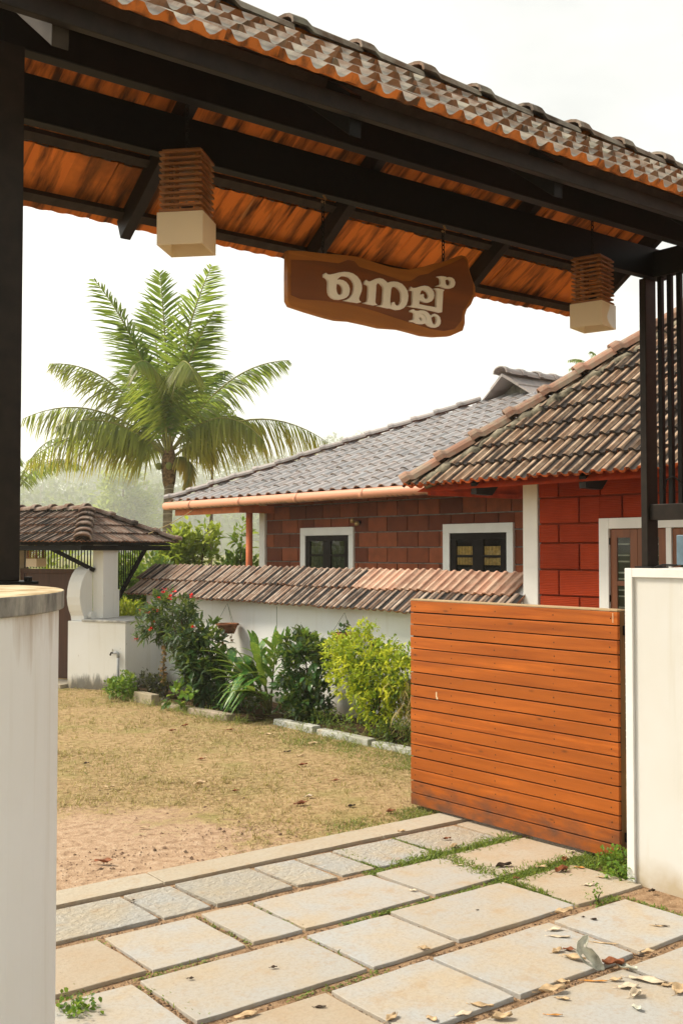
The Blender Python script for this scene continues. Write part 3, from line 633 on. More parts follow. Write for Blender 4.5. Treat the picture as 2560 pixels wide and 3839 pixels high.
# ------------------------------------------------------------------ hanging sign
SIGN = {'e':[[(2.45,2.629),(2.459,2.635),(2.465,2.631),(2.476,2.631),(2.495,2.637),(2.519,2.646),(2.546,2.653),(2.567,2.655),(2.588,2.653),(2.608,2.645),(2.623,2.632),(2.63,2.617),(2.631,2.604),(2.628,2.59),(2.621,2.575),(2.616,2.563),(2.618,2.554),(2.626,2.55),(2.615,2.546),(2.581,2.545),(2.548,2.545),(2.562,2.55),(2.574,2.559),(2.586,2.573),(2.593,2.592),(2.595,2.607),(2.593,2.619),(2.584,2.63),(2.57,2.638),(2.553,2.639),(2.539,2.638),(2.525,2.632),(2.514,2.623),(2.51,2.617),(2.524,2.62),(2.539,2.62),(2.555,2.615),(2.566,2.605),(2.571,2.592),(2.57,2.581),(2.566,2.568),(2.556,2.558),(2.542,2.551),(2.523,2.545),(2.501,2.544),(2.487,2.547),(2.476,2.555),(2.471,2.566),(2.47,2.582),(2.471,2.595),(2.471,2.606),(2.466,2.614),(2.459,2.618),(2.45,2.62)],[(2.508,2.605),(2.523,2.605),(2.534,2.6),(2.539,2.592),(2.54,2.584),(2.538,2.573),(2.531,2.564),(2.523,2.56),(2.514,2.563),(2.509,2.571),(2.506,2.583),(2.507,2.596)]],'na':[[(2.647,2.632),(2.654,2.639),(2.66,2.635),(2.671,2.635),(2.686,2.642),(2.703,2.651),(2.72,2.656),(2.738,2.655),(2.752,2.649),(2.761,2.643),(2.776,2.65),(2.794,2.654),(2.813,2.655),(2.835,2.651),(2.852,2.64),(2.864,2.626),(2.868,2.609),(2.865,2.589),(2.858,2.572),(2.845,2.558),(2.827,2.549),(2.806,2.545),(2.788,2.547),(2.778,2.548),(2.765,2.546),(2.741,2.547),(2.717,2.548),(2.731,2.551),(2.735,2.557),(2.738,2.57),(2.74,2.597),(2.742,2.618),(2.739,2.627),(2.731,2.633),(2.724,2.638),(2.714,2.639),(2.707,2.634),(2.702,2.626),(2.701,2.606),(2.699,2.583),(2.697,2.561),(2.7,2.554),(2.706,2.551),(2.694,2.548),(2.669,2.548),(2.643,2.549),(2.655,2.553),(2.661,2.559),(2.663,2.574),(2.665,2.6),(2.666,2.616),(2.662,2.621),(2.647,2.624)],[(2.791,2.636),(2.808,2.636),(2.823,2.628),(2.832,2.617),(2.834,2.604),(2.833,2.586),(2.826,2.57),(2.817,2.562),(2.808,2.56),(2.799,2.564),(2.795,2.573),(2.786,2.57),(2.782,2.563),(2.777,2.553),(2.773,2.563),(2.773,2.583),(2.776,2.603),(2.778,2.621),(2.783,2.631)]],'la':[[(2.88,2.64),(2.884,2.647),(2.892,2.643),(2.905,2.645),(2.92,2.65),(2.935,2.656),(2.957,2.662),(2.977,2.662),(2.996,2.655),(3.006,2.644),(3.008,2.63),(3.004,2.617),(2.994,2.606),(2.977,2.598),(2.958,2.596),(2.942,2.598),(2.929,2.602),(2.927,2.594),(2.926,2.583),(2.962,2.582),(3.021,2.583),(3.022,2.602),(3.026,2.649),(3.022,2.656),(3.012,2.659),(3.03,2.662),(3.047,2.662),(3.064,2.661),(3.057,2.654),(3.055,2.62),(3.053,2.592),(3.051,2.569),(3.039,2.566),(2.999,2.567),(2.944,2.568),(2.907,2.568),(2.873,2.568),(2.887,2.571),(2.892,2.578),(2.894,2.604),(2.896,2.63),(2.893,2.634),(2.878,2.632)],[(2.944,2.646),(2.957,2.645),(2.97,2.641),(2.979,2.63),(2.977,2.619),(2.97,2.61),(2.962,2.608),(2.953,2.612),(2.95,2.619),(2.952,2.625),(2.947,2.627),(2.936,2.622),(2.931,2.616),(2.931,2.627),(2.935,2.637)]],'chandra':[[(3.031,2.711),(3.043,2.714),(3.06,2.716),(3.075,2.716),(3.071,2.709),(3.07,2.699),(3.072,2.688),(3.077,2.682),(3.087,2.681),(3.096,2.686),(3.101,2.693),(3.102,2.701),(3.097,2.709),(3.087,2.712),(3.08,2.707),(3.074,2.708),(3.078,2.714),(3.093,2.718),(3.108,2.718),(3.12,2.713),(3.126,2.702),(3.124,2.691),(3.116,2.681),(3.1,2.674),(3.079,2.671),(3.06,2.671),(3.045,2.674),(3.024,2.671),(3.03,2.674),(3.041,2.678),(3.046,2.684),(3.047,2.703),(3.041,2.709)]],'lla':[[(2.88,2.551),(2.889,2.556),(2.897,2.558),(2.905,2.554),(2.92,2.555),(2.934,2.559),(2.951,2.561),(2.969,2.558),(2.982,2.55),(2.99,2.542),(2.993,2.528),(2.997,2.518),(3.003,2.512),(3.01,2.511),(3.018,2.516),(3.023,2.527),(3.025,2.538),(3.02,2.547),(3.009,2.549),(2.999,2.543),(2.994,2.54),(2.991,2.544),(2.999,2.551),(3.012,2.556),(3.027,2.553),(3.039,2.546),(3.044,2.532),(3.042,2.52),(3.033,2.509),(3.018,2.502),(2.999,2.501),(2.98,2.504),(2.967,2.511),(2.96,2.514),(2.951,2.508),(2.934,2.506),(2.916,2.506),(2.901,2.51),(2.88,2.508),(2.88,2.512),(2.891,2.514),(2.9,2.519),(2.902,2.53),(2.903,2.544),(2.896,2.548),(2.881,2.548)],[(2.929,2.542),(2.94,2.548),(2.955,2.546),(2.966,2.537),(2.968,2.525),(2.963,2.519),(2.963,2.529),(2.956,2.539),(2.945,2.543)],[(2.925,2.532),(2.931,2.534),(2.94,2.532),(2.943,2.527),(2.942,2.52),(2.936,2.516),(2.93,2.519),(2.926,2.525)]],'board':[[(2.295,2.694),(2.369,2.704),(2.444,2.709),(2.528,2.718),(2.614,2.725),(2.662,2.722),(2.709,2.717),(2.779,2.712),(2.829,2.713),(2.879,2.717),(2.923,2.73),(2.967,2.743),(3.012,2.761),(3.058,2.774),(3.119,2.801),(3.174,2.824),(3.198,2.823),(3.209,2.813),(3.221,2.764),(3.237,2.732),(3.253,2.705),(3.253,2.671),(3.228,2.627),(3.204,2.604),(3.192,2.576),(3.192,2.542),(3.18,2.512),(3.11,2.481),(3.026,2.468),(2.959,2.465),(2.893,2.471),(2.835,2.475),(2.737,2.468),(2.668,2.472),(2.587,2.475),(2.522,2.47),(2.464,2.474),(2.381,2.483),(2.307,2.493),(2.294,2.511),(2.293,2.601)]],'heart':[[(2.306,2.661),(2.412,2.676),(2.527,2.684),(2.573,2.705),(2.603,2.705),(2.627,2.687),(2.695,2.682),(2.778,2.674),(2.849,2.666),(2.893,2.673),(2.937,2.702),(2.989,2.718),(3.019,2.737),(3.11,2.777),(3.185,2.817),(3.204,2.806),(3.216,2.757),(3.24,2.72),(3.24,2.674),(3.207,2.624),(3.18,2.592),(3.172,2.551),(3.132,2.512),(3.071,2.496),(2.995,2.495),(2.907,2.505),(2.813,2.515),(2.708,2.528),(2.613,2.536),(2.54,2.536),(2.444,2.532),(2.349,2.524),(2.306,2.533)]]}
sg = thing('hanging_sign', (2.79, 3.25, 2.48), 'live-edge wooden sign with raised white lettering hanging on two chains', 'sign')
SAP = M_wood('sapwood', (.50, .175, .016), (.25, .08, .008), axis=0, rough=.5, scale=.7)
HEART = M_wood('heartwood', (.30, .085, .010), (.12, .032, .005), axis=0, rough=.5, scale=.5)
LETTER = M_plain('cream_letter_paint', (.90, .84, .76), .55, .04, 12)
outline_obj('board', SIGN['board'], 3.230, .024, SAP, sg)
outline_obj('heartwood', SIGN['heart'], 3.2285, .010, HEART, sg)
for k in ('e', 'na', 'la', 'lla', 'chandra'): outline_obj('letter', SIGN[k], 3.2175, .0105, LETTER, sg)
def chain(pts, parent, r=.0038, pitch_=.019, name='chain'):
    m = MB(); p, q = Vector(pts[0]), Vector(pts[1]); n = int((q - p).length / pitch_); d = (q - p).normalized()
    for i in range(n):
        c = p + d * (pitch_ * (i + .5)); a = Vector((1, 0, 0)) if i % 2 else Vector((0, 1, 0))
        m.tube([c + d * (math.cos(t) * pitch_ * .62) + a * (math.sin(t) * pitch_ * .32) for t in [2 * math.pi * k / 8 for k in range(9)]], r * .62, 5, False)
    return m.build(name, STEEL, parent, smooth=True)
for x, zt in ((2.47, 2.725), (3.092, 2.80)):
    chain([(x, 3.252, 2.915), (x, 3.252, zt)], sg)
    MB().tube([(x, 3.25, 2.942), (x + .012, 3.25, 2.928), (x + .006, 3.25, 2.912), (x - .008, 3.25, 2.916)], .005, 6).build('hook', M_plain('rusty_hook', (.30, .18, .09), .7), sg, smooth=True)
    MB().tube([(x, 3.252, zt + .004), (x, 3.252, zt - .022)], .0045, 6).build('eye_bolt', STEEL, sg)

# ------------------------------------------------------------------ pendant lamps
SLATW = M_wood('lamp_slat_wood', (.40, .15, .035), (.18, .06, .015), axis=0, rough=.5)
SHADE = NT('cream_lamp_shade'); SHADE.fin((.84, .76, .62), .5, .3)
_tr = SHADE.n.new('ShaderNodeBsdfTranslucent'); _mx = SHADE.n.new('ShaderNodeMixShader'); _tr.inputs[0].default_value = (.92, .80, .60, 1); _mx.inputs[0].default_value = .5
SHADE.l.new(SHADE.b.outputs[0], _mx.inputs[1]); SHADE.l.new(_tr.outputs[0], _mx.inputs[2]); SHADE.l.new(_mx.outputs[0], SHADE.out.inputs[0]); SHADE = SHADE.m
def pendant(x, y, z, yaw, s, label, ztop, scale=1.0, nsl=11, group='pendant lamps of slatted wood'):
    t = thing('pendant_lamp', (x, y, z), label, 'lamp', group)
    ca, sa = math.cos(yaw), math.sin(yaw)
    P = lambda a, b, c: Vector((x + (a * ca - b * sa), y + (a * sa + b * ca), z + c))
    def ring(h, z0, z1, th, name, mat, bev=0):
        m = MB()
        for (ax, ay, bx, by) in ((-h, -h, h, -h + th), (h - th, -h + th, h, h - th), (-h, h - th, h, h), (-h, -h + th, -h + th, h - th)):
            m.hexa([P(ax, ay, z0), P(bx, ay, z0), P(bx, by, z0), P(ax, by, z0), P(ax, ay, z1), P(bx, ay, z1), P(bx, by, z1), P(ax, by, z1)])
        return m.build(name, mat, t)
    h = s / 2; sh = .103 * scale; top = .204 * scale
    ring(h, 0, sh, .003 * scale, 'shade', SHADE)
    step = top / nsl
    for i in range(nsl): ring(h - .004 * scale - (.002 if i % 2 else 0), sh + i * step + .004 * scale, sh + i * step + step * .58, .016 * scale, 'slat', SLATW)
    m = MB(); r = h - .026 * scale
    for a, b in ((-r, -r), (r, -r), (r, r), (-r, r)):
        k = .006 * scale; m.hexa([P(a - k, b - k, sh - .01), P(a + k, b - k, sh - .01), P(a + k, b + k, sh - .01), P(a - k, b + k, sh - .01), P(a - k, b - k, sh + top), P(a + k, b - k, sh + top), P(a + k, b + k, sh + top), P(a - k, b + k, sh + top)])
    m.build('corner_rod', SLATW, t)
    m = MB(); k = h - .012 * scale; zt = sh + top - .004
    m.hexa([P(-k, -k, zt), P(k, -k, zt), P(k, k, zt), P(-k, k, zt), P(-k, -k, zt + .004), P(k, -k, zt + .004), P(k, k, zt + .004), P(-k, k, zt + .004)]); m.build('top_plate', SLATW, t)
    MB().lathe(P(0, 0, sh - .005), [(.0, .0), (.018 * scale, .004), (.02 * scale, .05 * scale), (.0, .06 * scale)], 10).build('lamp_holder', STEEL, t)
    chain([P(0, 0, ztop - z), P(0, 0, sh + top)], t)
    return t
pendant(1.749, 3.02, 2.556, R(-47.4), .149, 'slatted wooden pendant lamp hanging left of the sign', 3.20)
lr = pendant(3.76, 3.02, 2.557, R(-75.2), .147, 'slatted wooden pendant lamp hanging near the right post with torn pale shade', 3.20)

# white film peeling from the right lamp's side
_c, _s = math.cos(R(-75.2)), math.sin(R(-75.2)); _h = .147 / 2
def _lp(b, z): a = _h + .0006; return (3.76 + a * _c - b * _s, 3.02 + a * _s + b * _c, 2.557 + z)
_f = [(.072, .101), (.072, .004), (.045, .002), (.010, .012), (-.010, .024), (-.022, .040), (-.012, .060), (.004, .078), (.010, .101)]
MB().add([_lp(b, z) for b, z in _f], [tuple(range(len(_f)))]).build('peeling_film', M_plain('white_film', (.80, .82, .86), .5, .05), lr, recalc=False)

# ------------------------------------------------------------------ front house (orange block wing)
def M_block(name, a, b, groove=0, dark=.5):
    t = NT(name); p = t.pos(); r = t.rand(); n = t.noise(p, 6, 5); f = t.noise(p, 60, 3)
    c = t.mix(r, a, b); c = t.mix(t.math('MULTIPLY', t.ramp(n, [(.4, 0), (.75, 1)]), dark), c, tuple(x * .55 for x in b))
    if groove:
        w = t.n.new('ShaderNodeTexWave'); w.wave_type = 'BANDS'; w.bands_direction = 'Z'; w.inputs['Scale'].default_value = groove; w.inputs['Distortion'].default_value = .15
        t.l.new(p, w.inputs['Vector']); t.bump(t.math('ADD', w.outputs['Fac'], t.math('MULTIPLY', f, .4)), .55, .004)
        c = t.mix(t.math('MULTIPLY', t.ramp(w.outputs['Fac'], [(.1, 1), (.45, 0)]), .35), c, tuple(x * .5 for x in b))
    else: t.bump(t.math('ADD', f, n), .3, .004)
    return t.fin(c, .8, .08)
ORANGE = M_block('orange_painted_block', (.36, .044, .012), (.25, .029, .009), 24, .3)
ORANGE_J = M_plain('orange_joint', (.20, .028, .008), .9, .2)
BRICKR = M_block('dark_red_block', (.29, .084, .036), (.135, .038, .020), 0, .55)
GREYJ = M_plain('grey_mortar_joint', (.21, .20, .18), .9, .25, 12)
BROWNF = M_wood('brown_door_wood', (.24, .075, .022), (.13, .038, .012), axis=2, rough=.5)
DARKF = M_plain('dark_brown_window_paint', (.009, .006, .005), .6, .3, 20, .1)
GLASS = M_glass('window_glass'); CURT = M_plain('ochre_curtain', (.72, .46, .15), .85, .2, 30)
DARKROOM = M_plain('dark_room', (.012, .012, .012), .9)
REDUNDER = M_plain('red_soffit_paint', (.48, .06, .015), .8, .2)

def blocks(parent, X, y0, y1, zs, bl, openings, mat, name, th=.05, gap=.012, stagger=.5, thick_face=.012):
    """courses of blocks in the plane x = X between y0 and y1, cut round openings (ya, yb, za, zb)"""
    for i in range(len(zs) - 1):
        za, zb = zs[i] + gap / 2, zs[i + 1] - gap / 2; y = y1 + (bl * stagger if i % 2 else 0)
        while y > y0:
            segs = [(max(y - bl + gap / 2, y0), min(y - gap / 2, y1))]
            for (oa, ob, oza, ozb) in openings:
                if zb <= oza + .01 or za >= ozb - .01: continue
                if zb > ozb + .02:
                    for a, b in segs:
                        a2_, b2_ = max(a, oa), min(b, ob)
                        if b2_ - a2_ > .02: MB().box(X - thick_face, X + th, a2_, b2_, ozb + .003, zb).build(name, mat, parent, bevel=.004, seg=1)
                ns = []
                for a, b in segs:
                    if b <= oa or a >= ob: ns.append((a, b)); continue
                    if a < oa: ns.append((a, oa))
                    if b > ob: ns.append((ob, b))
                segs = ns
            for a, b in segs:
                if b - a > .02: MB().box(X - thick_face + random.uniform(-.0015, .0015), X + th, a, b, za, zb).build(name, mat, parent, bevel=.004, seg=1)
            y -= bl
h1 = thing('tiled_house', (7.8, 4.5, 0), 'orange block house wing with steep clay tiled hip roof behind the gate', 'house')
HX = 6.55
MB().box(HX + .012, 10.2, 0.2, 5.80, -.03, 2.24).build('wall', ORANGE_J, h1)
blocks(h1, HX, 4.22, 5.80, [.25, .45, .65, .85, 1.05, 1.247, 1.449, 1.654, 1.804, 2.006, 2.215], .40, [(3.2, 5.205, .0, 1.836)], ORANGE, 'block')
MB().box(6.535, 6.72, 5.812, 5.965, -.03, 2.20).build('pillar', TRIM, h1, bevel=.004)
# glazed door in white frame
dr = MB(); dr.box(HX - .030, HX + .02, 5.112, 5.200, -.03, 1.836); dr.box(HX - .030, HX + .02, 3.40, 5.1115, 1.758, 1.836)
d_ = thing('glazed_door', (HX, 4.8, 0)); d_.parent = h1; d_.location = Vector((HX, 4.8, 0)) - Vector((7.8, 4.5, 0)); ORG[d_.name] = Vector(d_.location)
dr.build('frame', TRIM, d_, bevel=.003)
MB().box(HX - .024, HX + .02, 4.575, 4.620, -.03, 1.7575).build('mullion', TRIM, d_, bevel=.003)
def door_leaf(ya, yb):
    xa, xb = HX - .012, HX + .025; za, zb = .02, 1.752; w = .062
    MB().box(xa, xb, yb - w, yb, za, zb).build('stile', BROWNF, d_, bevel=.002); MB().box(xa, xb, ya, ya + w, za, zb).build('stile', BROWNF, d_, bevel=.002)
    for z0, z1 in ((zb - .06, zb), (1.34, 1.375), (.70, .76), (.02, .12)): MB().box(xa, xb, ya + w + .0005, yb - w - .0005, z0, z1).build('rail', BROWNF, d_, bevel=.002)
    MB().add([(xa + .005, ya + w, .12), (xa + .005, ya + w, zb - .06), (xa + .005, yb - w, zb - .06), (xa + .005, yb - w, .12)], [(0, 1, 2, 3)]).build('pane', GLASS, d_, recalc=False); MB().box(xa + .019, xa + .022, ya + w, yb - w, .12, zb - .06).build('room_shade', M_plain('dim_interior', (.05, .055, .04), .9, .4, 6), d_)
    z = .16
    k = 0
    while z < zb - .09:
        MB().box(xa + .009, xa + .015, ya + w + .012, yb - w - .004, z, z + .011).build('louvre_bar', M_BAR, d_); z += .045 if k % 2 else .082; k += 1
M_BAR = M_plain('pale_metal_bar', (.52, .50, .40), .4, .1, 20, .5)
door_leaf(4.87, 5.110); door_leaf(4.625, 4.868); door_leaf(4.10, 4.572)
for z in (.35, 1.22, 1.64): MB().lathe((HX - .016, 5.113, z), [(.0, .05), (.007, .05), (.007, 0), (0, 0)], 6).build('hinge', DARKF, d_)
# roof: front slope (faces the lawn) and the hip slope
EX, EY, EZ = 6.05, 6.79, 2.095; T1 = .87
a1 = math.atan(T1); c1, s1 = math.cos(a1), math.sin(a1); RX = 8.3
hipd = Vector((1, -1, T1)).normalized()
L1 = (RX - EX) / c1
tm1 = tile_mesh('tile', .195, .228 + .055, .026, .020, .036, PROF_MANGALORE, TILE_HOUSE, 1.0, 1.0, .75)
ho = (Vector((1, 1, 0))).normalized()
tm1e = tile_mesh('tile', .195, .228 + .055, .026, .020, .036, PROF_MANGALORE, TILE_HOUSE, 0.0)
tile_slope(h1, (EX, EY + .02, EZ), (c1, 0, s1), (-s1, 0, c1), 4.6, L1, .195, .228, tm1, [((EX, EY, EZ), tuple(ho))], maxn=240, mesh0=tm1e)
tile_slope(h1, (RX + 1.0, EY, EZ), (0, -c1, s1), (0, s1, c1), RX + 1.0 - EX + .02, L1, .195, .228, tm1, [((EX, EY, EZ), tuple(-ho))], maxn=50)
dk = MB(); e = .035
dk.add([(EX + .05, EY - .05, EZ - .01), (EX + .05, .1, EZ - .01), (RX, .1, EZ - .01 + (RX - EX - .05) * T1), (RX, EY - (RX - EX), EZ - .01 + (RX - EX - .05) * T1),
        (RX + 3, EY - .05, EZ - .01), (RX + 3, EY - (RX - EX), EZ - .01 + (RX - EX - .05) * T1)], [(0, 1, 2, 3), (0, 3, 5, 4)])
dk.build('light_block_deck', REDUNDER, h1, recalc=False)  # added sheet under the tiles to block light; red face shows as soffit
cm1 = cap_mesh('hip_tile', .335, .105, .085, .018, CAP, .020)
hp = Vector((EX - .02, EY + .02, EZ + .035)); caps(h1, hp, hp + hipd * 4.0, (-.4, .4, 1), cm1, .335, 'hip_tile')
mt = MB(); 
for i in range(28):
    q = Vector((EX, EY, EZ)) + hipd * (.04 + i * .13); mt.tube([q + Vector((-.005, -.145, .030)) + Vector((random.uniform(-.006, .006),) * 3), q + hipd * .07 + Vector((0, -.165 + random.uniform(-.03, .03), .034)), q + hipd * .14 + Vector((-.005, -.145, .030))], [.046, .060 + random.uniform(-.018, .018), .046], 6)
tag(mt.build('mortar_bed', MORTAR, h1, smooth=True), kind='stuff')
for yy in (6.10, 5.02, 4.1, 3.2): MB().prism([(6.12, EZ + .03), (7.0, EZ + .03 + .88 * T1 - .02), (7.0, EZ - .07 + .88 * T1), (6.30, EZ - .06), (6.12, EZ - .055)], lambda u, v, w, yy=yy: (u, yy - .03 + .06 * w, v)).build('rafter', STEEL2, h1)
MB().beam((6.20, EY - .09, EZ - .020), (9.5, EY - .09, EZ - .020), .03, .035).build('eave_board', REDUNDER, h1)

# ------------------------------------------------------------------ rear house (dark red block wing)
h2 = thing('tiled_house', (11, 10, 0), 'dark red block house wing with low grey tiled roof and terracotta gutter', 'house')
HX2 = 9.0; WY1 = 13.20
MB().box(HX2 + .012, 13.5, 3.0, WY1, -.03, 2.55).build('wall', GREYJ, h2)
zs2 = [.25 + .196 * i for i in range(12)]; zs2 = [z + 1.440 - zs2[6] for z in zs2]
WIN = [(11.15, 12.325, .9, 1.907), (8.33, 9.455, .9, 1.907)]
blocks(h2, HX2, 6.05, WY1 - .005, [z for z in zs2 if z > .9], .385, WIN, BRICKR, 'block', gap=.014, thick_face=.006)
MB().box(HX2 - .035, HX2 + .10, WY1 + .0, WY1 + .145, -.03, 2.50).build('corner_pillar', TRIM, h2, bevel=.004)
for (wa, wb, za, zb) in WIN:
    w = thing('window', (HX2, wa, za)); w.parent = h2; w.location = Vector((HX2, wa, za)) - Vector((11, 10, 0)); ORG[w.name] = Vector(w.location)
    t_ = .108; m = MB()
    m.box(HX2 - .035, HX2 + .03, wa, wa + t_ * .92, za, zb - t_); m.box(HX2 - .035, HX2 + .03, wb - t_ * 1.05, wb, za, zb - t_); m.box(HX2 - .035, HX2 + .03, wa, wb, zb - t_ + .0005, zb)
    m.build('surround', TRIM, w, bevel=.003)
    ia, ib, it = wa + t_ * .92 + .002, wb - t_ * 1.05 - .002, zb - t_ - .001; mid = (ia + ib) / 2
    m = MB(); xa, xb = HX2 - .024, HX2 + .010; f = .10
    m.box(xa, xb, ia, ib, it - .075, it); m.box(xa, xb, ia, ia + f, za, it - .0755); m.box(xa, xb, ib - f, ib, za, it - .0755); m.box(xa, xb, mid - .085, mid + .085, za, it - .0755)
    m.build('sash', DARKF, w, bevel=.003)
    for ya, yb in ((ia + f, mid - .085), (mid + .085, ib - f)):
        m = MB(); m.box(xa + .004, xb, ya + .0005, yb - .0005, 1.515, 1.545); m.box(xa + .004, xb, ya + .0005, yb - .0005, 1.20, 1.23); m.build('glazing_bar', DARKF, w)
        MB().add([(xb - .020, ya, za + .02), (xb - .020, ya, it - .0755), (xb - .020, yb, it - .0755), (xb - .020, yb, za + .02)], [(0, 1, 2, 3)]).build('pane', GLASS, w, recalc=False)
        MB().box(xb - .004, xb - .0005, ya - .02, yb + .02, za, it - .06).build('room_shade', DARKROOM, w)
        c = MB(); n = 18
        top = 1.645 if wa < 10 else 1.655
        for i in range(n):
            y0, y1 = ya + (yb - ya) * i / n, ya + (yb - ya) * (i + 1) / n; q = .0025 * math.sin(i * 1.9)
            c.add([(xb - .010 + q, y0, 1.28 if wa > 10 else 1.43), (xb - .010 - q, y1, 1.28 if wa > 10 else 1.43), (xb - .010 - q, y1, top), (xb - .010 + q, y0, top)], [(0, 1, 2, 3)])
        c.build('curtain', CURT if wa < 10 else M_plain('grey_green_curtain', (.09, .10, .07), .9, .4, 30), w, recalc=False)
# roof
E2X, E2Y, E2Z = 8.35, 14.92, 2.325; T2 = .43
a2 = math.atan(T2); c2, s2 = math.cos(a2), math.sin(a2); R2X = 11.85
tm2 = tile_mesh('tile', .235, .30 + .045, .034, .014, .020, PROF_ROLL, TILE_GREY)
ho2 = Vector((1, 1, 0)).normalized()
YM2 = 11.0; E2B = 2 * YM2 - E2Y; ho3 = Vector((1, -1, 0)).normalized()
tile_slope(h2, (E2X, E2Y, E2Z), (c2, 0, s2), (-s2, 0, c2), E2Y - E2B, (R2X - E2X) / c2, .235, .30, tm2, [((E2X, E2Y, E2Z), tuple(ho2)), ((E2X, E2B, E2Z), tuple(ho3))], maxn=290)
dk = MB(); zr_ = E2Z - .02 + (E2Y - YM2 - .04) * T2; xr_ = E2X + (E2Y - YM2)
dk.add([(E2X + .04, E2Y - .04, E2Z - .02), (E2X + .04, E2B + .04, E2Z - .02), (xr_, YM2, zr_), (16, YM2, zr_), (16, E2Y - .04, E2Z - .02), (16, E2B + .04, E2Z - .02)], [(0, 1, 2), (0, 2, 3, 4), (1, 5, 3, 2)])
dk.build('light_block_deck', REDUNDER, h2, recalc=False)  # added underlay, stops light leaking between the grey tiles
hd2 = Vector((1, -1, T2)).normalized(); cm2 = cap_mesh('hip_tile', .36, .105, .07, .016, CAP_GREY, .008)
hq = Vector((E2X - .03, E2Y + .03, E2Z + .05)); caps(h2, hq, hq + hd2 * 4.95, (-.2, .2, 1), cm2, .36, 'hip_tile')
# small gablet where the ridge starts, its open end looking towards the gate
pk = Vector((11.62, YM2, 4.13)); bk = Vector((15.5, YM2, 4.13))
for sy in (-1, 1):
    dn = Vector((.10, sy * .52, -.33)); m = MB(); nseg = 5                                # each slope two courses of sheet-like tiles
    for q in range(2):
        a_, b_ = pk + dn * (q * .5), bk + dn * (q * .5); up = Vector((0, 0, .045 - .02 * q)); lo = dn * .54
        clay_attr(MB().hexa([a_, b_, b_ + lo, a_ + lo, a_ + up, b_ + up, b_ + lo + up, a_ + lo + up]).build('gablet_tile_course', CAP_GREY, h2))
cmr = cap_mesh('ridge_tile', .36, .13, .10, .016, CAP_GREY, .010); caps(h2, pk + Vector((-.04, 0, .03)), bk + Vector((0, 0, .03)), (0, 0, 1), cmr, .36)
MB().prism([(-.47, -.33), (.47, -.33), (0, -.02)], lambda u, v, w: (pk.x + .34 + .04 * w, pk.y + u, pk.z + v)).build('gablet_board', M_plain('grey_weathered_board', (.16, .15, .13), .8, .3, 10), h2)
# gutter, soffit, downpipe, wall light
GUT = M_plain('terracotta_plastic', (.56, .255, .155), .5, .12, 4, .35)
GUTD = NT('terracotta_gutter_stained'); _p = GUTD.pos(); _z = GUTD.sep(_p, 2)
_n = GUTD.noise(GUTD.map(_p, (3, 14, 3)), 1.6, 5, .7); _k = GUTD.math('MULTIPLY', GUTD.math('MAXIMUM', GUTD.math('ADD', GUTD.math('MULTIPLY', _z, -12), 12 * 2.265 + .35), 0), _n)
GUTD = GUTD.fin(GUTD.mix(GUTD.ramp(_k, [(.34, 0), (.50, .85)]), (.58, .26, .155), (.10, .05, .03)), .5, .35)
gu = MB(); gx, gz, gr = E2X - .045, 2.275, .062
gu.tube([(gx, E2Y + .02, gz), (gx, 10.5, gz + .004), (gx, 6.0, gz + .01)], gr, 16); gu.build('gutter', GUTD, h2, smooth=True)
for i in range(6): MB().tube([(gx, 14.2 - i * 1.35, gz), (gx, 14.2 - i * 1.35 - .07, gz)], gr + .004, 16).build('gutter_joint', GUTD, h2, smooth=True)
MB().box(8.40, 8.46, 13.0, E2Y - .1, 2.13, 2.235).build('eave_board', M_plain('orange_eave_paint', (.56, .16, .05), .6, .15), h2); MB().box(8.46, 9.0, 13.0, 13.06, 2.13, 2.235).build('eave_board', M_plain('orange_eave_paint', (.56, .16, .05), .6, .15), h2)
MB().tube([(8.60, 13.05, 2.16), (8.60, 13.05, -.02)], .048, 12).build('downpipe', M_plain('orange_pipe', (.52, .13, .045), .5, .12, 6), h2, smooth=True)
wl_ = thing('wall_spotlight', (8.97, 11.07, 1.97), 'small twin brass spotlight on the dark red wall between windows', 'lamp')
for dy, dz in ((.03, .02), (-.06, -.02)): MB().lathe((8.92, 11.07 + dy, 1.965 + dz), [(0, -.03), (.028, -.025), (.032, .0), (.02, .03), (0, .035)], 10).build('lamp_head', M_plain('brass', (.45, .30, .12), .4, .1, 20, .5, .6), wl_, smooth=True)
MB().box(8.955, 8.993, 11.02, 11.10, 1.945, 1.985).build('bracket', STEEL, wl_)

# ------------------------------------------------------------------ compound wall with tiled coping
cw = thing('compound_wall', (6.6, 9, 0), 'white garden wall with two-course clay tile coping behind the flower bed', 'wall')
MB().prism([(6.45, -.03), (6.45, 1.130), (6.74, 1.352), (6.80, 1.352), (6.80, -.03)], lambda u, v, w: (u, 5.970 + 6.10 * w, v)).build('body', WHITE_WALL, cw)
CT = (1.385 - 1.035) / .45; ac = math.atan(CT); cc_, sc_ = math.cos(ac), math.sin(ac); Lc = .45 / cc_
tmc = tile_mesh('coping_tile', .205, Lc / 2 + .03, .020, .015, .024, PROF_MANGALORE, TILE_WALL); tmn = tile_mesh('coping_tile', .205, Lc / 2 + .03, .020, .015, .024, PROF_MANGALORE, TILE_NEW)
tile_slope(cw, (6.30, 12.30, 1.035), (cc_, 0, sc_), (-sc_, 0, cc_), 5.40, Lc / 2, .205, Lc / 2, tmc, name='coping_tile', jit=.006)
tile_slope(cw, (6.30, 12.30 - 5.535, 1.035), (cc_, 0, sc_), (-sc_, 0, cc_), .70, Lc / 2, .205, Lc / 2, tmc, name='coping_tile', jit=.006)
tile_slope(cw, (6.30 + .225, 12.42, 1.035 + .225 * CT), (cc_, 0, sc_), (-sc_, 0, cc_), 4.30, Lc / 2, .205, Lc / 2, tmc, name='coping_tile', jit=.006)
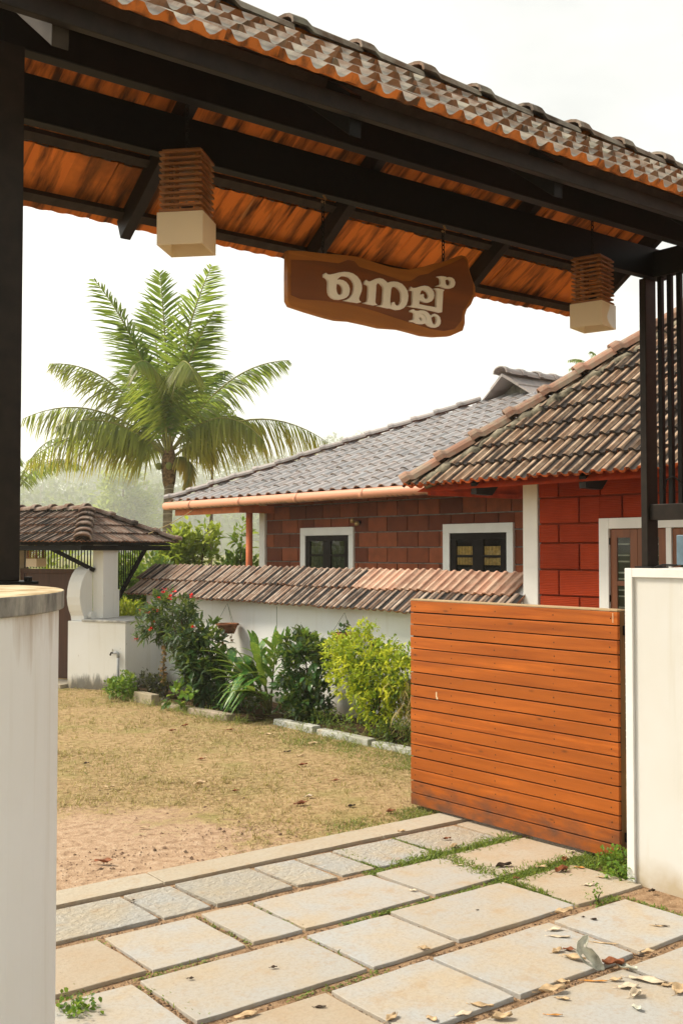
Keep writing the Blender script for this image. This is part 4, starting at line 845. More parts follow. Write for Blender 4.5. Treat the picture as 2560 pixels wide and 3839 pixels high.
tile_slope(cw, (6.30 + .225, 12.42 - 4.305, 1.035 + .225 * CT), (cc_, 0, sc_), (-sc_, 0, cc_), 1.95, Lc / 2, .205, Lc / 2, tmn, name='coping_tile', jit=.006)
rl = mesh_from('top_lip', *(lambda m: (m.v, m.f))(MB().box(0, .032, -.198, -.004, 0, .030)), TILE_NEW)
for an in ('top', 'chan'):
    a_ = rl.attributes.new(an, 'FLOAT', 'POINT'); a_.data.foreach_set('value', [1.0 if an == 'top' else 0.0] * len(rl.vertices))
for i in range(31): piece('top_lip', rl, cw, Matrix.Translation((6.752, 12.40 - i * .205, 1.382 + random.uniform(-.003, .003))))

# ------------------------------------------------------------------ far gatehouse, turned 24 degrees
FG = R(24); FC = Vector((5.78, 11.312, 0)); fx = Vector((math.cos(FG), math.sin(FG), 0)); fy = Vector((-math.sin(FG), math.cos(FG), 0))
def G(a, b, z): return FC + fx * a + fy * b + Vector((0, 0, z))
fg = thing('gatehouse', tuple(FC), 'small white gatehouse with hipped clay tile roof at the far lawn corner', 'gatehouse')
def gb(name, a0, a1, b0, b1, z0, z1, mat, bevel=.004): return MB().hexa([G(a0, b0, z0), G(a1, b0, z0), G(a1, b1, z0), G(a0, b1, z0), G(a0, b0, z1), G(a1, b0, z1), G(a1, b1, z1), G(a0, b1, z1)]).build(name, mat, fg, bevel=bevel)
gb('low_wall', 0, .78, 0, .852, -.03, .770, WHITE_FAR); gb('wall_coping', -.012, .80, -.012, .636, .7705, .795, M_plain('grey_coping', (.45, .44, .41), .85, .25, 10))
gb('column', .20, .40, .498, .652, .7955, 1.68, WHITE_FAR); gb('column_step', .4005, .50, .498, .60, .7955, 1.13, WHITE_FAR); gb('column_back', .4005, .47, .498, .652, 1.1305, 1.68, WHITE_FAR)
# scroll-edged buttress plate
import itertools
arc = [(.055, .7705), (.045, .83), (.012, .89), (-.012, .96), (-.025, 1.05), (-.018, 1.14), (.010, 1.23), (.055, 1.31), (.11, 1.37), (.16, 1.40), (.1995, 1.41), (.1995, .7705)]
MB().prism(arc, lambda u, v, w: G(u, .653 + .199 * w, v)).build('buttress', WHITE_FAR, fg, bevel=.004)
MB().prism([(.155 + .055 * math.cos(q * .5236), .835 + .045 * math.sin(q * .5236)) for q in range(12)], lambda u, v, w: G(u, .600 + .0525 * w, v)).build('scroll', WHITE_FAR, fg, bevel=.004)
for z0_, z1_, a0_ in (): MB().hexa([G(a0_ + .012, .6385, z0_), G(a0_ + .075, .6385, z0_), G(a0_ + .075, .6525, z0_), G(a0_ + .012, .6525, z0_), G(a0_ + .020, .6385, z1_), G(a0_ + .083, .6385, z1_), G(a0_ + .083, .6525, z1_), G(a0_ + .020, .6525, z1_)]).build('buttress_moulding', WHITE_FAR, fg)
gb('buttress_base', .0, .1985, .8525, .853, .7, .771, WHITE_FAR) if False else None
gb('far_column', .30, .50, 1.95, 2.20, -.03, 1.68, M_plain('cream_column', (.66, .56, .42), .8, .1))
# door, bars, lamp
DOORW = M_wood('dark_red_door_wood', (.085, .026, .008), (.036, .011, .004), axis=2, rough=.55)
dd = thing('door', tuple(G(.38, 1.4, 0))); dd.parent = fg; dd.location = G(.38, 1.4, 0) - FC; ORG[dd.name] = Vector(dd.location)
def db(name, b0, b1, z0, z1, mat=DOORW, a0=.36, a1=.395, bevel=.003): return MB().hexa([G(a0, b0, z0), G(a1, b0, z0), G(a1, b1, z0), G(a0, b1, z0), G(a0, b0, z1), G(a1, b0, z1), G(a1, b1, z1), G(a0, b1, z1)]).build(name, mat, dd, bevel=bevel)
db('top_rail', .86, 1.945, 1.315, 1.37, a0=.345); 
for b0, b1 in ((.86, .93), (1.03, 1.09), (1.885, 1.945)): db('stile', b0, b1, .04, 1.3145, a0=.35)
for b0, b1 in ((.9305, 1.0295), (1.0905, 1.485), (1.4855, 1.8845)): db('panel', b0, b1, .04, 1.3145, a0=.368)
db('hasp', 1.005, 1.07, .60, .625, STEEL, .335, .349); db('padlock', 1.028, 1.048, .545, .600, M_plain('padlock_metal', (.55, .53, .48), .35, .1, 20, .5, .8), .33, .3485)
for i in range(26):
    b = .70 + i * .048; q = MB(); q.hexa([G(.375, b - .005, 1.375), G(.385, b - .005, 1.375), G(.385, b + .005, 1.375), G(.375, b + .005, 1.375), G(.375, b - .005, 1.66), G(.385, b - .005, 1.66), G(.385, b + .005, 1.66), G(.375, b + .005, 1.66)])
    q.build('grille_bar', STEEL, fg)
for i in range(12):
    a = .52 + i * .043; z0 = .99 + (a - .47) * 1.28; q = MB().hexa([G(a - .005, .52, z0), G(a + .005, .52, z0), G(a + .005, .53, z0), G(a - .005, .53, z0), G(a - .005, .52, 1.66), G(a + .005, .52, 1.66), G(a + .005, .53, 1.66), G(a - .005, .53, 1.66)]); q.build('grille_bar', STEEL, fg)
MB().beam(G(.475, .525, .985), G(1.06, .525, 1.66), .035, .045).build('strut', STEEL, fg); MB().beam(G(.19, .62, 1.36), G(-.18, 1.05, 1.655), .04, .05).build('strut', STEEL, fg); MB().beam(G(.185, .56, 1.34), G(.185, .56, 1.66), .05, .05).build('strut_post', STEEL, fg)
pendant(*G(.1, 1.45, 1.40), R(24), .17, 'small slatted lamp under the far gatehouse roof', 1.68, .95, 8, group='pendant lamps of slatted wood')
# hipped roof
FA0, FA1, FB0, FZ = -.30, 1.499, .385, 1.672; hw = (FA1 - FA0) / 2; FPZ = 2.075; mid = (FA0 + FA1) / 2; FB1 = 3.2; FPB = 1.083
FT = (FPZ - FZ) / hw
def tr(v): return fx * v[0] + fy * v[1] + Vector((0, 0, v[2]))
af = math.atan(FT); ct, sn = math.cos(af), math.sin(af); LF = hw / ct
at2 = math.atan((FPZ - FZ) / (FPB - FB0)); ct2, sn2 = math.cos(at2), math.sin(at2); LF2 = (FPB - FB0) / ct2
hipL = (G(mid, FPB, FPZ) - G(FA0, FB0, FZ)); hipR = (G(mid, FPB, FPZ) - G(FA1, FB0, FZ))
nl = Vector((hipL.y, -hipL.x, 0)).normalized(); nr = Vector((-hipR.y, hipR.x, 0)).normalized()
TWF = .135
tf1 = tile_mesh('tile', TWF, LF / 4 + .03, .018, .012, .020, PROF_MANGALORE[::2], TILE_FAR); tf2 = tile_mesh('tile', TWF, LF2 / 4 + .03, .018, .012, .020, PROF_MANGALORE[::2], TILE_FAR)
# long slope facing the lawn (towards -x'), eave runs along y'
tile_slope(fg, G(FA0, FB1, FZ), tr((ct, 0, sn)), tr((-sn, 0, ct)), FB1 - FB0, LF, TWF, LF / 4, tf1, [(G(FA0, FB0, FZ), tuple(nl))], maxn=120)
tile_slope(fg, G(FA0, FB0, FZ), tr((0, ct2, sn2)), tr((0, -sn2, ct2)), FA1 - FA0, LF2, TWF, LF2 / 4, tf2, [(G(FA0, FB0, FZ), tuple(-nl)), (G(FA1, FB0, FZ), tuple(-nr))], maxn=120)
dk = MB(); z_ = -.012
dk.add([G(FA0 + .03, FB0 + .03, FZ + z_), G(FA1 - .03, FB0 + .03, FZ + z_), G(mid, FPB, FPZ + z_), G(FA0 + .03, FB1, FZ + z_), G(mid, FB1, FPZ + z_), G(FA1 - .03, FB1, FZ + z_)], [(0, 1, 2), (0, 2, 4, 3), (1, 5, 4, 2)]); dk.build('light_block_deck', STEEL2, fg, recalc=False)  # closed layer added below the tiles so no light gets through
cmf = cap_mesh('hip_tile', .20, .10, .062, .016, TILE_FAR, .026); cmf2 = cap_mesh('ridge_tile', .27, .075, .055, .014, TILE_FAR, .015); cmf3 = cap_mesh('hip_tile', .30, .08, .055, .014, TILE_FAR, .014)
p0 = G(FA0 - .02, FB0 - .02, FZ + .03); p1 = G(mid, FPB, FPZ + .035); caps(fg, p0, p1, (0, 0, 1), cmf, .20, 'hip_tile')
p2 = G(FA1 + .02, FB0 - .02, FZ + .03); caps(fg, p2, p1, (0, 0, 1), cmf3, .30, 'hip_tile'); caps(fg, p1, G(mid, FB1, FPZ + .035), (0, 0, 1), cmf2, .27, 'ridge_tile')
gb('eave_beam', FA0 + .06, FA1 - .06, FB0 + .06, FB0 + .12, FZ - .075, FZ - .016, STEEL); gb('eave_beam', FA0 + .06, FA0 + .12, FB0 + .121, FB1, FZ - .075, FZ - .016, STEEL)
# stone threshold outside the far door
st = MB().hexa([G(-.1, .87, -.03), G(.34, .87, -.03), G(.34, 1.9, -.03), G(-.1, 1.9, -.03), G(-.1, .87, .03), G(.34, .87, .03), G(.34, 1.9, .03), G(-.1, 1.9, .03)]).build('doorstep', KERB, fg)

# ------------------------------------------------------------------ tap, hanging pots, wire, kerbs
tp = thing('water_tap', (5.74, 11.28, 0), 'grey standpipe with small garden tap against the far white wall', 'tap')
PIPE = M_plain('grey_pvc_pipe', (.36, .37, .38), .5, .1, 20)
q = G(-.035, .075, 0); MB().tube([q + Vector((0, 0, z)) for z in (-.02, .20, .40)], .016, 10).build('pipe', PIPE, tp, smooth=True); MB().tube([q + Vector((0, 0, .38)), q + Vector((0, 0, .425)), q + fy * .02 + Vector((0, 0, .435)), q + fy * .06 + Vector((0, 0, .43))], .017, 10).build('elbow', PIPE, tp, smooth=True)
MB().tube([q + fy * .06 + Vector((0, 0, .43)), q + fy * .10 + Vector((0, 0, .43)), q + fy * .115 + Vector((0, 0, .40))], .011, 8).build('spout', STEEL2, tp, smooth=True); MB().tube([q + fy * .08 + Vector((0, 0, .435)), q + fy * .08 + Vector((0, 0, .475))], .009, 6).build('handle', M_plain('pale_handle', (.5, .48, .42), .5), tp)
CLAY = M_plain('hanging_pot_clay', (.26, .105, .05), .8, .35, 14); DRY = M_leaf('dry_brown_leaf', (.10, .05, .02), (.24, .14, .06), .1, .8); CORD = M_plain('thin_green_cord', (.12, .14, .08), .7)
def pot(x, y, z, ztop, label, dry=True):
    t = thing('hanging_pot', (x, y, z), label, 'plant pot', 'pots hanging under the wall coping')
    MB().lathe((x, y, z), [(0, -.085), (.075, -.085), (.105, -.01), (.108, 0), (.125, .0), (.125, .022), (.105, .022), (.095, .005), (.0, -.02)], 20).build('bowl', CLAY, t, smooth=True, bevel=.003)
    for k in range(3):
        a = 2.1 * k + .4; MB().tube([(x + .115 * math.cos(a), y + .115 * math.sin(a), z + .02), (x, y, ztop)], .0022, 5).build('cord', CORD, t)
    MB().lathe((x, y, z), [(.0, .006), (.05, .008), (.09, -.002)], 14).build('potting_soil', BEDSOIL, t)
    if dry:
        N = 60; b = np.stack([x + rng.normal(size=N) * .012, y + .11 + rng.normal(size=N) * .012, z - rng.random(N) * .20], 1); b[:20, 1] -= .19; b[:20, 2] += .05
        leaves_obj('dry_trailer', b, sph(N) + [0, 0, -.6], sph(N), .035, .02, DRY, t)
    else:
        N = 26; b = np.stack([x + rng.normal(size=N) * .02, y + rng.normal(size=N) * .03, z + .01 + rng.random(N) * .10], 1)
        leaves_obj('foliage', b, sph(N) + [0, 0, .4], sph(N) * .3 + [0, 0, 1], .06, .035, GREEN_DARK, t)
    return t
GREEN_DARK = M_leaf('glossy_dark_leaf', (.010, .030, .010), (.040, .115, .026), .18, .30, spec=.5)
pot(6.30, 9.98, .795, 1.03, 'brown hanging clay pot with withered trailing plant left of the ginger leaves')
pot(6.30, 7.96, .815, 1.02, 'hanging clay pot half hidden behind the yellow-green shrub', False)
cdo = MB().tube([(6.33, 9.10, 1.03), (6.335, 9.105, .85), (6.33, 9.13, .62)], .003, 5).build('plant_wire', CORD); tag(cdo, 'single thin cord hanging from the coping against the white wall', 'cord')
w0, w1 = G(.95, .42, 1.80), Vector((8.36, 14.2, 2.20)); wm = (w0 + w1) / 2 + Vector((0, 0, -.02))
tag(MB().tube([w0, wm, w1], .006, 5).build('overhead_wire', M_plain('yellow_wire', (.45, .33, .14), .7)), 'thin slack wire from far gatehouse roof to the grey house eave', 'wire')
bk_ = thing('bed_kerb', (5.8, 8, 0), kind='structure', label='low weathered stone kerb edging the flower bed')
KST = M_slab('white_weathered_kerb', (.52, .53, .52), (.33, .33, .26), 1.2); KST2 = M_slab('pink_weathered_kerb', (.42, .34, .28), (.30, .26, .18), 1.2)
for a, b, z, mm in ((5.95, 6.95, .038, KST), (6.96, 7.70, .045, KST), (7.73, 8.35, .055, KST), (8.80, 9.50, .05, KST2), (9.6, 10.05, .035, KST2), (10.15, 10.60, .10, KST2)):
    sl = random.uniform(-.015, .015); x = 5.76 - (.22 if a > 8.6 else 0) * (1 if a < 10 else 1.2)
    MB().hexa([(x + sl, a, -.03), (x + .11 + sl, a, -.03), (x + .11 - sl, b, -.03), (x - sl, b, -.03), (x + sl + .006, a + .006, z), (x + .10 + sl, a + .006, z), (x + .10 - sl, b - .006, z - .008), (x - sl + .006, b - .006, z - .008)]).build('kerb_stone', mm, bk_, bevel=.008)

# ------------------------------------------------------------------ plants along the wall
BARK = M_plain('shrub_bark', (.10, .065, .04), .9, .3, 30); BARK2 = M_plain('green_stem', (.12, .13, .04), .7, .3, 30)
sheet('flower_bed_soil', 5.66, 5.8595, 8.58, 11.2, .012, BEDSOIL, 4, 30, .006, 4)
GREY_GREEN = M_leaf('oleander_leaf', (.012, .036, .016), (.060, .120, .050), .22, .42)
LIME = M_leaf('lime_yellow_leaf', (.13, .24, .010), (.64, .64, .04), .40, .42)
MIDG = M_leaf('mid_green_leaf', (.03, .085, .012), (.14, .27, .035), .35, .42)
BRIGHT = M_leaf('yellow_green_leaf', (.085, .15, .014), (.38, .42, .06), .45, .40)  # yellow-green leaf colour of its own
GINGER = M_leaf('variegated_ginger_leaf', (.014, .075, .014), (.06, .19, .028), .24, .33, stripe=(.30, .36, .07))
RED = M_plain('red_petal', (.66, .022, .02), .55, .25, 60)
# red-flowered shrub leaning left
t = thing('flowering_shrub', (5.72, 9.62, 0), 'tall dark-leaved shrub with small red flowers leaning over the far bed end', 'shrub')
lob = [((5.74, 10.22, .93), (.20, .40, .26)), ((5.72, 10.55, .78), (.16, .28, .18)), ((5.76, 9.90, .72), (.20, .30, .26)), ((5.78, 9.66, .48), (.22, .26, .28)), ((5.80, 9.50, .25), (.22, .25, .20))]
_, cc = crown('foliage', lob, 350, 9, .095, .28, GREY_GREEN, t, .05, .25, .15, .35)
_, c2_ = crown('foliage', [((5.80, 9.60, .45), (.22, .32, .40))], 130, 8, .105, .40, GREEN_DARK, t, .05, .2, .2, .3)
stems('stem', (5.72, 9.62, .02), [(5.74, 10.2, 1.0), (5.74, 10.0, .95), (5.72, 10.5, .80), (5.78, 9.75, .8), (5.80, 9.62, .62), (5.74, 10.35, .7)], .020, BARK, t)
for x, y, z in [(5.9, 10.665, 1.123), (5.9, 10.499, 1.085), (5.9, 10.422, 1.14), (5.9, 10.998, .989), (5.9, 11.153, .913), (5.9, 11.007, .884), (5.9, 10.872, .792), (5.9, 10.943, .71), (5.9, 10.783, .929), (5.9, 11.287, .575), (5.9, 10.008, .782), (5.9, 10.636, 1.162), (5.9, 10.057, 1.114), (5.9, 10.75, 1.06), (5.9, 10.90, .93)]:
    k = .945 + random.uniform(-.01, .01); c = Vector((x * k, y * k, 1.6 + (z - 1.6) * k)); m = MB()
    for q in range(7):
        d = Vector((random.uniform(-1, 1), random.uniform(-1, 1), random.uniform(-.3, 1))).normalized(); a = d.cross(Vector((0, 0, 1))).normalized() * .011; p = c + d * .012
        m.add([p - a, p + d * .020 - a * .8, p + d * .026, p + d * .020 + a * .8, p + a], [(0, 1, 2, 3, 4)])
    m.build('flower', RED, t, recalc=False)
# shell ginger: each leaf a part
t = thing('ginger_plant', (5.95, 8.7, 0), 'variegated ginger clump with long yellow-striped leaves at bed middle', 'plant')
bs = Vector((5.98, 8.70, .03)); canes = [(5.80, 9.35, .60), (5.82, 9.22, .42), (5.86, 8.78, .62), (5.98, 8.62, .66), (5.80, 8.95, .30), (5.70, 8.55, .28), (6.0, 8.95, .62), (5.78, 9.12, .52), (5.84, 8.90, .48), (5.74, 9.0, .36)]
mcn = MB()
for ci, c in enumerate(canes):
    c = Vector(c); mid_ = (bs + c) / 2 + Vector((0, 0, .10)); pts = [bs * (1 - q) ** 2 + mid_ * 2 * q * (1 - q) + c * q * q for q in (0, .25, .5, .75, 1)]
    MB().tube(pts, [.011, .010, .009, .008, .005], 6).build('cane', BARK2, t, smooth=True)
    dirn = (pts[4] - pts[3]).normalized(); sd_ = dirn.cross(Vector((0, 0, 1))).normalized()
    nl_ = 9
    for k in range(nl_):
        q = .35 + .65 * k / (nl_ - 1); p = bs * (1 - q) ** 2 + mid_ * 2 * q * (1 - q) + c * q * q
        s_ = 1 if k % 2 else -1; d = dirn * .75 + sd_ * s_ * random.uniform(.5, .9) + Vector((0, 0, random.uniform(.0, .5)))
        if k == nl_ - 1: d = dirn + Vector((0, 0, .25))
        ln = random.uniform(.24, .36)
        leaves_obj('leaf', np.array([p]), np.array([d]), np.array([[.1, .1, 1.0]]), ln, ln * .27, GINGER, t, ((0, .10), (.12, .5), (.3, .95), (.5, 1), (.7, .8), (.88, .42), (1, .02)), .28, .10)
for k in range(20):                                         # lower leaves bent over towards the lawn
    a = random.uniform(-.9, .9); p = bs + Vector((-.12, random.uniform(-.12, .25), random.uniform(.22, .42))); d = Vector((-1, math.sin(a) * .6, random.uniform(-.15, .3)))
    ln = random.uniform(.30, .42); leaves_obj('leaf', np.array([p]), np.array([d]), np.array([[.1, .1, 1.0]]), ln, ln * .15, GINGER, t, ((0, .2), (.12, .7), (.3, 1), (.5, .95), (.7, .7), (.88, .35), (1, .02)), random.uniform(.55, .85), .12)
for p, d, ln in (((6.0, 8.70, .55), (.1, -.05, 1), .34), ((6.0, 8.62, .55), (.1, -.25, 1), .33), ((6.0, 8.50, .52), (.1, -.5, .8), .26)):
    leaves_obj('leaf', np.array([p]), np.array([d]), np.array([[-1, 0, .2]]), ln, ln * .21, GINGER, t, ((0, .10), (.12, .5), (.3, .95), (.5, 1), (.7, .8), (.88, .42), (1, .02)), .02, .10)
# dark glossy shrub
t = thing('glossy_shrub', (6.1, 8.2, 0), 'dark glossy green shrub between ginger leaves and lime shrub', 'shrub')
crown('foliage', [((6.06, 8.25, .50), (.26, .34, .30)), ((6.08, 8.05, .62), (.16, .16, .20)), ((6.06, 8.40, .68), (.16, .18, .16)), ((6.0, 8.15, .25), (.24, .36, .20))], 210, 9, .088, .42, GREEN_DARK, t, .05, .35, .15, .3)
stems('stem', (6.1, 8.2, .02), [(6.06, 8.25, .75), (6.08, 8.0, .75), (6.06, 8.45, .7), (6.0, 8.1, .5)], .014, BARK, t)
crown('young_leaves', [((6.04, 8.30, .72), (.20, .26, .14)), ((6.08, 8.02, .80), (.10, .10, .10))], 26, 9, .07, .40, MIDG, t, .03, .8, .1, .5)
# lime shrub
t = thing('lime_shrub', (6.1, 7.25, 0), 'bright yellow-green shrub in front of the white wall beside the gate leaf', 'shrub')
crown('foliage', [((6.02, 7.45, .72), (.28, .34, .20)), ((6.0, 7.25, .55), (.30, .46, .30)), ((6.04, 6.90, .58), (.26, .34, .26)), ((5.98, 7.10, .28), (.26, .34, .22)), ((6.06, 7.32, .92), (.10, .12, .10)), ((6.02, 7.62, .60), (.16, .20, .18))], 640, 11, .046, .46, LIME, t, .045, .25, .15, .35)
crown('inner_foliage', [((6.06, 7.20, .50), (.22, .42, .34))], 110, 9, .06, .46, MIDG, t, .05, .2, .15, .2)
stems('stem', (6.1, 7.22, .02), [(6.02, 7.5, .75), (6.0, 7.2, .8), (6.04, 6.9, .7), (5.98, 7.05, .45), (6.06, 7.34, .95)], .012, BARK, t)
# dry lemongrass at the gate end
STRAWL = M_leaf('dry_grass_leaf', (.16, .11, .04), (.40, .32, .13), .25, .7)
t = thing('dry_grass_clump', (6.05, 6.62, 0), 'brown drooping dry grass clump half hidden behind the gate leaf', 'grass clump')
N = 420; a = rng.random(N) * 6.28; b = np.stack([6.06 + rng.normal(size=N) * .07, 6.62 + rng.normal(size=N) * .12, np.full(N, .03) + rng.random(N) * .45], 1)
leaves_obj('blades', b, np.stack([np.cos(a) * .8, np.sin(a) * .8, .9 + rng.random(N)], 1), sph(N) * .3 + [0, 0, 1], .32, .012, STRAWL, t, ((0, .6), (.4, 1), (.75, .7), (1, .05)), .95, .1, center=False)
stems('stem', (6.06, 6.62, .0), [(6.06, 6.7, .5), (6.0, 6.55, .5), (6.1, 6.62, .55)], .012, BARK, t)
# low plants along the far end
def low(name, label, lobes, n, per, ln, w, mat, base, cat='plant', hol=.2):
    t = thing(name, base, label, cat); crown('foliage', lobes, n, per, ln, w, mat, t, .04, .5, .2, hol); stems('stem', base, [l[0] for l in lobes], .006, BARK2, t, .03); return t
low('leafy_weed', 'bushy small green weed at the foot of the far white wall corner', [((5.46, 10.75, .13), (.16, .22, .14)), ((5.50, 10.98, .10), (.12, .14, .10))], 90, 8, .050, .55, MIDG, (5.46, 10.8, 0))
low('dark_shrub', 'low purple-black leafy plant below the wall stain beside the tap', [((5.80, 10.75, .14), (.16, .30, .14)), ((5.82, 10.45, .10), (.14, .24, .12))], 90, 8, .055, .40, M_leaf('purple_black_leaf', (.008, .010, .010), (.035, .035, .030), .1, .5), (5.8, 10.65, 0))
low('broad_leaf_plant', 'low plant with broad pale-veined leaves in front of the flowering shrub', [((5.56, 9.68, .16), (.14, .26, .13))], 12, 5, .12, .55, MIDG, (5.58, 9.7, 0))
low('ground_plant', 'low dark leafy groundcover beneath the ginger clump', [((5.90, 9.15, .14), (.22, .50, .14)), ((5.98, 8.1, .12), (.2, .4, .12))], 130, 8, .065, .42, GREEN_DARK, (5.9, 8.9, 0))
low('ground_plant', 'small-leaved weeds spilling over the kerb below the lime shrub', [((5.92, 7.6, .10), (.16, .42, .10)), ((5.92, 6.75, .11), (.16, .45, .12))], 150, 8, .036, .40, M_leaf('weed_leaf', (.03, .06, .015), (.12, .18, .04), .25, .5), (5.92, 7.1, 0))
# withered trailing spray hanging from the flowering shrub
t = thing('dead_vine', (5.62, 10.15, .62), 'brown withered vine hanging from the flowering shrub', 'vine'); N = 70
b = np.stack([5.62 + rng.normal(size=N) * .012, 10.14 + rng.normal(size=N) * .018, .60 - rng.random(N) * .38], 1); leaves_obj('dry_leaves', b, sph(N) + [0, 0, -.5], sph(N), .04, .024, DRY, t); MB().tube([(5.66, 10.14, .66), (5.62, 10.145, .45), (5.62, 10.135, .20)], .004, 5).build('stem', BARK, t)

# ------------------------------------------------------------------ trees and palms beyond
def P3(lat, dep, z): return Vector((lat * .786 + dep * .618, -lat * .618 + dep * .786, z))
FROND = M_leaf('palm_leaflet', (.014, .050, .008), (.11, .22, .026), .42, .42, tip=(.42, .28, .035))
FROND_OLD = M_leaf('old_palm_leaflet', (.055, .085, .020), (.19, .24, .05), .42, .45, tip=(.50, .30, .035))
RACH = M_plain('palm_midrib', (.26, .25, .08), .6, .2, 12); TRUNK = None
tt = NT('palm_trunk_bark'); _p = tt.pos(); _z = tt.sep(_p, 2); _rg = tt.math('FRACT', tt.math('ADD', tt.math('MULTIPLY', _z, 5.2), tt.math('MULTIPLY', tt.noise(_p, 3, 3), .5)))
_c = tt.ramp(tt.noise(_p, 9, 5), [(.3, (.10, .075, .05)), (.7, (.26, .21, .15))]); TRUNK = tt.fin(tt.mix(tt.ramp(_rg, [(.05, 1), (.2, 0)]), _c, (.36, .31, .24)), .9, .15)
tt.bump(_rg, .5, .03)
def frond(parent, c, lat, up, dep, clat, cup, cdep, mat, n=76, L=1.0, tip=.0, g=.45, droop=.45, w=.048, toward=Vector((0, 0, 0))):
    ex = Vector((.786, -.618, 0)); ey = Vector((.618, .786, 0)); z = Vector((0, 0, 1))
    A = Vector((0, 0, 0)); B = ex * clat + ey * cdep + z * cup; C_ = ex * lat + ey * dep + z * up
    f = lambda t: c + B * (2 * t * (1 - t)) + C_ * t * t
    pts = [f(i / 14) for i in range(15)]; L0 = (C_ - A).length
    rm = MB().tube(pts, [.035 * (1 - .93 * i / 14) * (L0 / 4) + .004 for i in range(15)], 5); fr_ = rm.build('frond', RACH, parent, smooth=True)
    h = Vector((C_.x, C_.y, 0)); h = h.normalized() if h.length > .05 else ey
    side = z.cross(h).normalized(); bs, ds, ups, ls = [], [], [], []
    for sgn in (-1, 1):
        for i in range(n):
            t = .14 + .86 * (i + random.uniform(-.3, .3)) / n; t = min(max(t, .12), 1); T = (f(min(t + .01, 1)) - f(t - .01)).normalized()
            nn = side.cross(T).normalized()
            if random.random() < .07: continue
            d = Vector((random.uniform(-.16, .16), random.uniform(-.16, .16), random.uniform(-.2, .12))) + side * sgn * random.uniform(.75, 1.0) + T * (.45 + .45 * t) + nn * .18 - z * g * random.uniform(.5, 1.4)
            prof = math.sin(math.pi * min(1, .18 + .80 * t)) ** .7 * L * (L0 / 4.0) ** .5
            bs.append(tuple(f(t))); ds.append(tuple(d)); ups.append(tuple(nn + Vector((random.uniform(-.3, .3),) * 3))); ls.append(max(.12, prof) * random.uniform(.8, 1.1))
    o = leaves_obj('leaflets', np.array(bs), np.array(ds), np.array(ups), np.array(ls), np.full(len(ls), w), mat, parent, ((0, .5), (.3, 1), (.7, .75), (1, .05)), droop, .15, tip=tip, center=False)
    o.parent = fr_; return fr_
PB = Vector((12.854, 23.0, -.08)); pc = Vector((12.85, 22.97, 3.62))
pt = thing('coconut_palm', tuple(PB), 'tall coconut palm with spreading fronds rising behind the garden wall', 'palm tree')
MB().tube([PB + (pc - PB) * (i / 12) + Vector((.04 * math.sin(i * .6), .03 * math.sin(i * .5), 0)) for i in range(13)], [.17, .14, .125, .12, .118, .116, .114, .112, .110, .11, .11, .115, .11], 16).build('trunk', TRUNK, pt, smooth=True)
MB().tube([pc + Vector((0, 0, z)) for z in (-.55, -.40, -.1, .15, .35, .6)], [.11, .15, .18, .17, .13, .05], 12).build('crown_shaft', M_plain('palm_fibre', (.17, .105, .05), .95, .5, 14, .1, bump=.5), pt, smooth=True)
cN = pc + Vector((0, 0, .15))
for (la, up, de, cl, cu, cd, mm, tp_, gg, dr_) in [
    (-.12, 4.15, -.9, -.05, 2.3, -.2, FROND, .0, .10, .10), (-1.40, 3.95, -1.7, -.3, 2.6, -.5, FROND, .05, .12, .15), (-.7, 4.1, 1.5, -.2, 2.4, .4, FROND, .0, .10, .12),
    (1.2, 4.1, -1.6, .25, 2.6, -.4, FROND, .0, .10, .12), (1.30, 3.2, -1.5, .35, 2.3, -.4, FROND, .05, .15, .2), (-.9, 3.0, -1.4, -.3, 2.0, -.4, FROND, .0, .15, .2),
    (2.85, 2.35, .2, 1.2, 2.3, .1, FROND, .25, .35, .35), (3.75, .45, .5, 1.9, 1.75, .3, FROND_OLD, .85, .75, .6), (2.40, .15, -1.3, 1.3, 1.45, -.7, FROND_OLD, .35, .7, .6),
    (-2.95, 2.40, .2, -1.2, 2.5, .1, FROND_OLD, .3, .45, .45), (-3.5, .95, -.2, -1.7, 1.85, -.1, FROND_OLD, .35, .7, .6), (-3.55, -.05, .3, -1.7, 1.35, .1, FROND_OLD, .8, .75, .6),
    (-2.3, .55, -1.6, -1.2, 1.2, -.8, FROND_OLD, .15, .6, .5), (.95, 1.55, -2.6, .25, 2.9, -1.2, FROND_OLD, .15, .55, .5), (-.35, 1.9, -2.5, .0, 2.7, -1.0, FROND, .35, .5, .5),
    (.45, -.75, -.3, .8, .35, -.1, FROND_OLD, .9, .6, .3), (.95, -.15, .9, .9, .75, .5, FROND_OLD, .8, .7, .5), (-1.6, 2.4, 1.5, -.9, 2.1, .8, FROND, .1, .35, .3),
    (1.25, 2.2, 1.5, .6, 2.1, .8, FROND, .1, .35, .3), (1.75, .95, 1.4, 1.0, 1.4, .8, FROND_OLD, .2, .5, .4), (-1.2, .3, 1.7, -.8, 1.1, .9, FROND_OLD, .4, .6, .5), (.4, 3.2, 1.4, .2, 2.0, .7, FROND, .0, .15, .2)]:
    frond(pt, cN + Vector((random.uniform(-.05, .05), random.uniform(-.05, .05), random.uniform(-.1, .2))), la, up, de, cl, cu, cd, mm, tip=tp_, g=gg, droop=dr_)
for k in range(5):
    a = k * 1.4; MB().lathe(cN + Vector((.24 * math.cos(a), .24 * math.sin(a), -.18)), [(0, -.09), (.05, -.075), (.08, 0), (.06, .07), (0, .095)], 10).build('coconut', M_plain('green_coconut', (.20, .22, .06), .5), pt, smooth=True)
